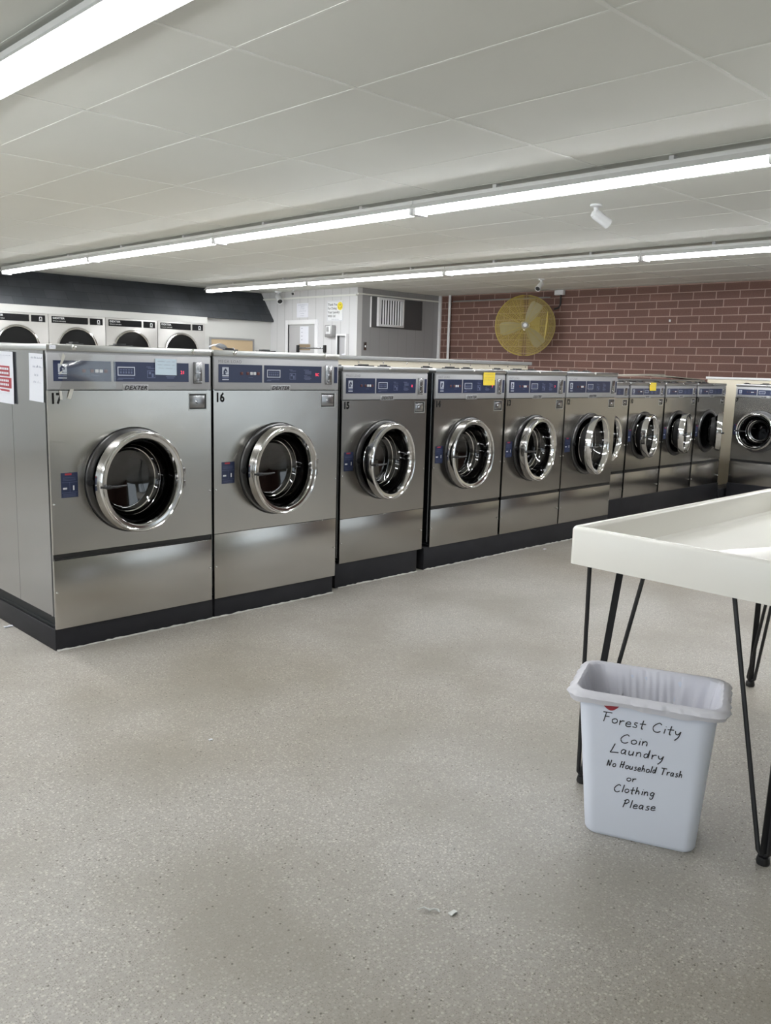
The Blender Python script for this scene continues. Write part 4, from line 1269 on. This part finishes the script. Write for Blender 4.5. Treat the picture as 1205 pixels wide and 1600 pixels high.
b = MB(); b.lathe([(.0005, .04), (.07, .04), (.08, .06), (.08, .18), (.06, .21), (.0005, .215)], 0, 0, 28); b.build('motor', M['chrome_dull'], parent=fan)
b = MB(); b.tube([(.285, -.07, -.20), (.300, -.08, -.05), (.310, -.085, .08), (.312, -.08, .20)], [.006, .020, .016, .010], 10)
b.build('yoke', M['fan_yellow'], parent=fan)
b = MB()
inv = Matrix.Rotation(-yawf, 3, 'Z')
e0 = inv @ (Vector((10.75, 7.9, 1.93))-FC)
b.tube([(0, .18, 0), tuple(e0)], .022, 10)
b.build('wall_arm', M['fan_yellow'], parent=fan)
box('mount_plate', -.012, 0, -.1, .1, -.14, .14, M['fan_yellow'], None)
mp_ = bpy.data.objects['mount_plate']; mp_.parent = fan; mp_.location = e0; mp_.rotation_euler = (0, 0, -yawf)

# ------------------------------------------------------------------ security cameras
def seccam(base, aimv, label, sc_=1.0):
    o = empty('security_camera', base, 0, label, 'camera')
    b = MB(); b.latheZ([(0, 0), (.035, 0), (.036, -.012), (.014, -.018), (.012, -.05), (0, -.05)], 0, 0, 20); b.build('mount', M['white_plastic'], parent=o)
    d = Vector(aimv).normalized()
    q = Vector((0, -1, 0)).rotation_difference(d)
    b = MB(); b.lathe([(.0005, .05), (.024, .048), (.030, .03), (.030, -.055), (.0325, -.075), (.030, -.078), (.026, -.072)], 0, 0, 24)
    h_ = b.build('camera_body', M['white_plastic'], parent=o, loc=(d.x*.03, d.y*.03, -.072)); h_.rotation_mode = 'QUATERNION'; h_.rotation_quaternion = q
    b = MB(); b.lathe([(.0005, -.068), (.027, -.070)], 0, 0, 20); b.build('lens', M['black'], parent=h_)
    o.scale = (sc_,)*3
    return o
seccam((5.399, 3.498, ZC), (.85, -.35, -.45), 'white bullet security camera on the ceiling between the two rows of lights', 1.15)
seccam((9.35, 6.80, ZC), (-.75, -.15, -.5), 'small white bullet security camera on the ceiling near the brick wall', 1.15)
seccam((8.80, 11.62, ZC), (-.3, -.8, -.6), 'white security camera on the ceiling near the end of the shingled mansard', 1.5)
seccam((8.75, 11.15, ZC), (-.6, -.6, -.2), 'grey security camera on the ceiling above the office door', .8)

# ------------------------------------------------------------------ scraps on the floor
def scrap(pts, r, label, name='paper_scrap', m=None):
    b = MB(); b.tube(pts, r, 6); tag(b.build(name, m or M['gum']), label, 'scrap')
scrap([(1.405, 1.285, .003), (1.418, 1.275, .008), (1.425, 1.262, .004), (1.433, 1.256, .007), (1.440, 1.248, .004), (1.436, 1.240, .005)], [.001, .002, .0025, .002, .003, .0015], 'curled silver wrapper thread on the floor in the foreground', 'wrapper_thread')
b = MB(); random.seed(9)
b.grid([[(1.447+.012*i+.004*random.random(), 1.212+.007*j, .002+.005*random.random()) for i in range(3)] for j in range(3)], smooth=False); b.box(1.45, 1.47, 1.214, 1.224, .0005, .003)
tag(b.build('foil_scrap', M['gum']), 'small crumpled white foil scrap beside the wrapper thread', 'scrap')
for i, (x, y, lab) in enumerate(((1.50, 4.13, 'small torn paper bit on the floor at the left edge by washer 17'), (5.17, 3.60, 'small pale scrap on the floor beside the plinth below washer 13'), (1.55, 2.42, 'tiny pale shred on the open floor left of the picture centre'))):
    b = MB(); q = (1, .8, .35)[i]; b.grid([[(x+q*(.014*a+.004*random.random()), y+q*.012*c, .002+q*.006*random.random()) for a in range(4)] for c in range(3)], smooth=False); b.box(x+q*.005, x+q*.04, y+q*.004, y+q*.02, .0005, .002)
    tag(b.build('paper_scrap', M['paper']), lab, 'scrap')
bpy.context.view_layer.update()
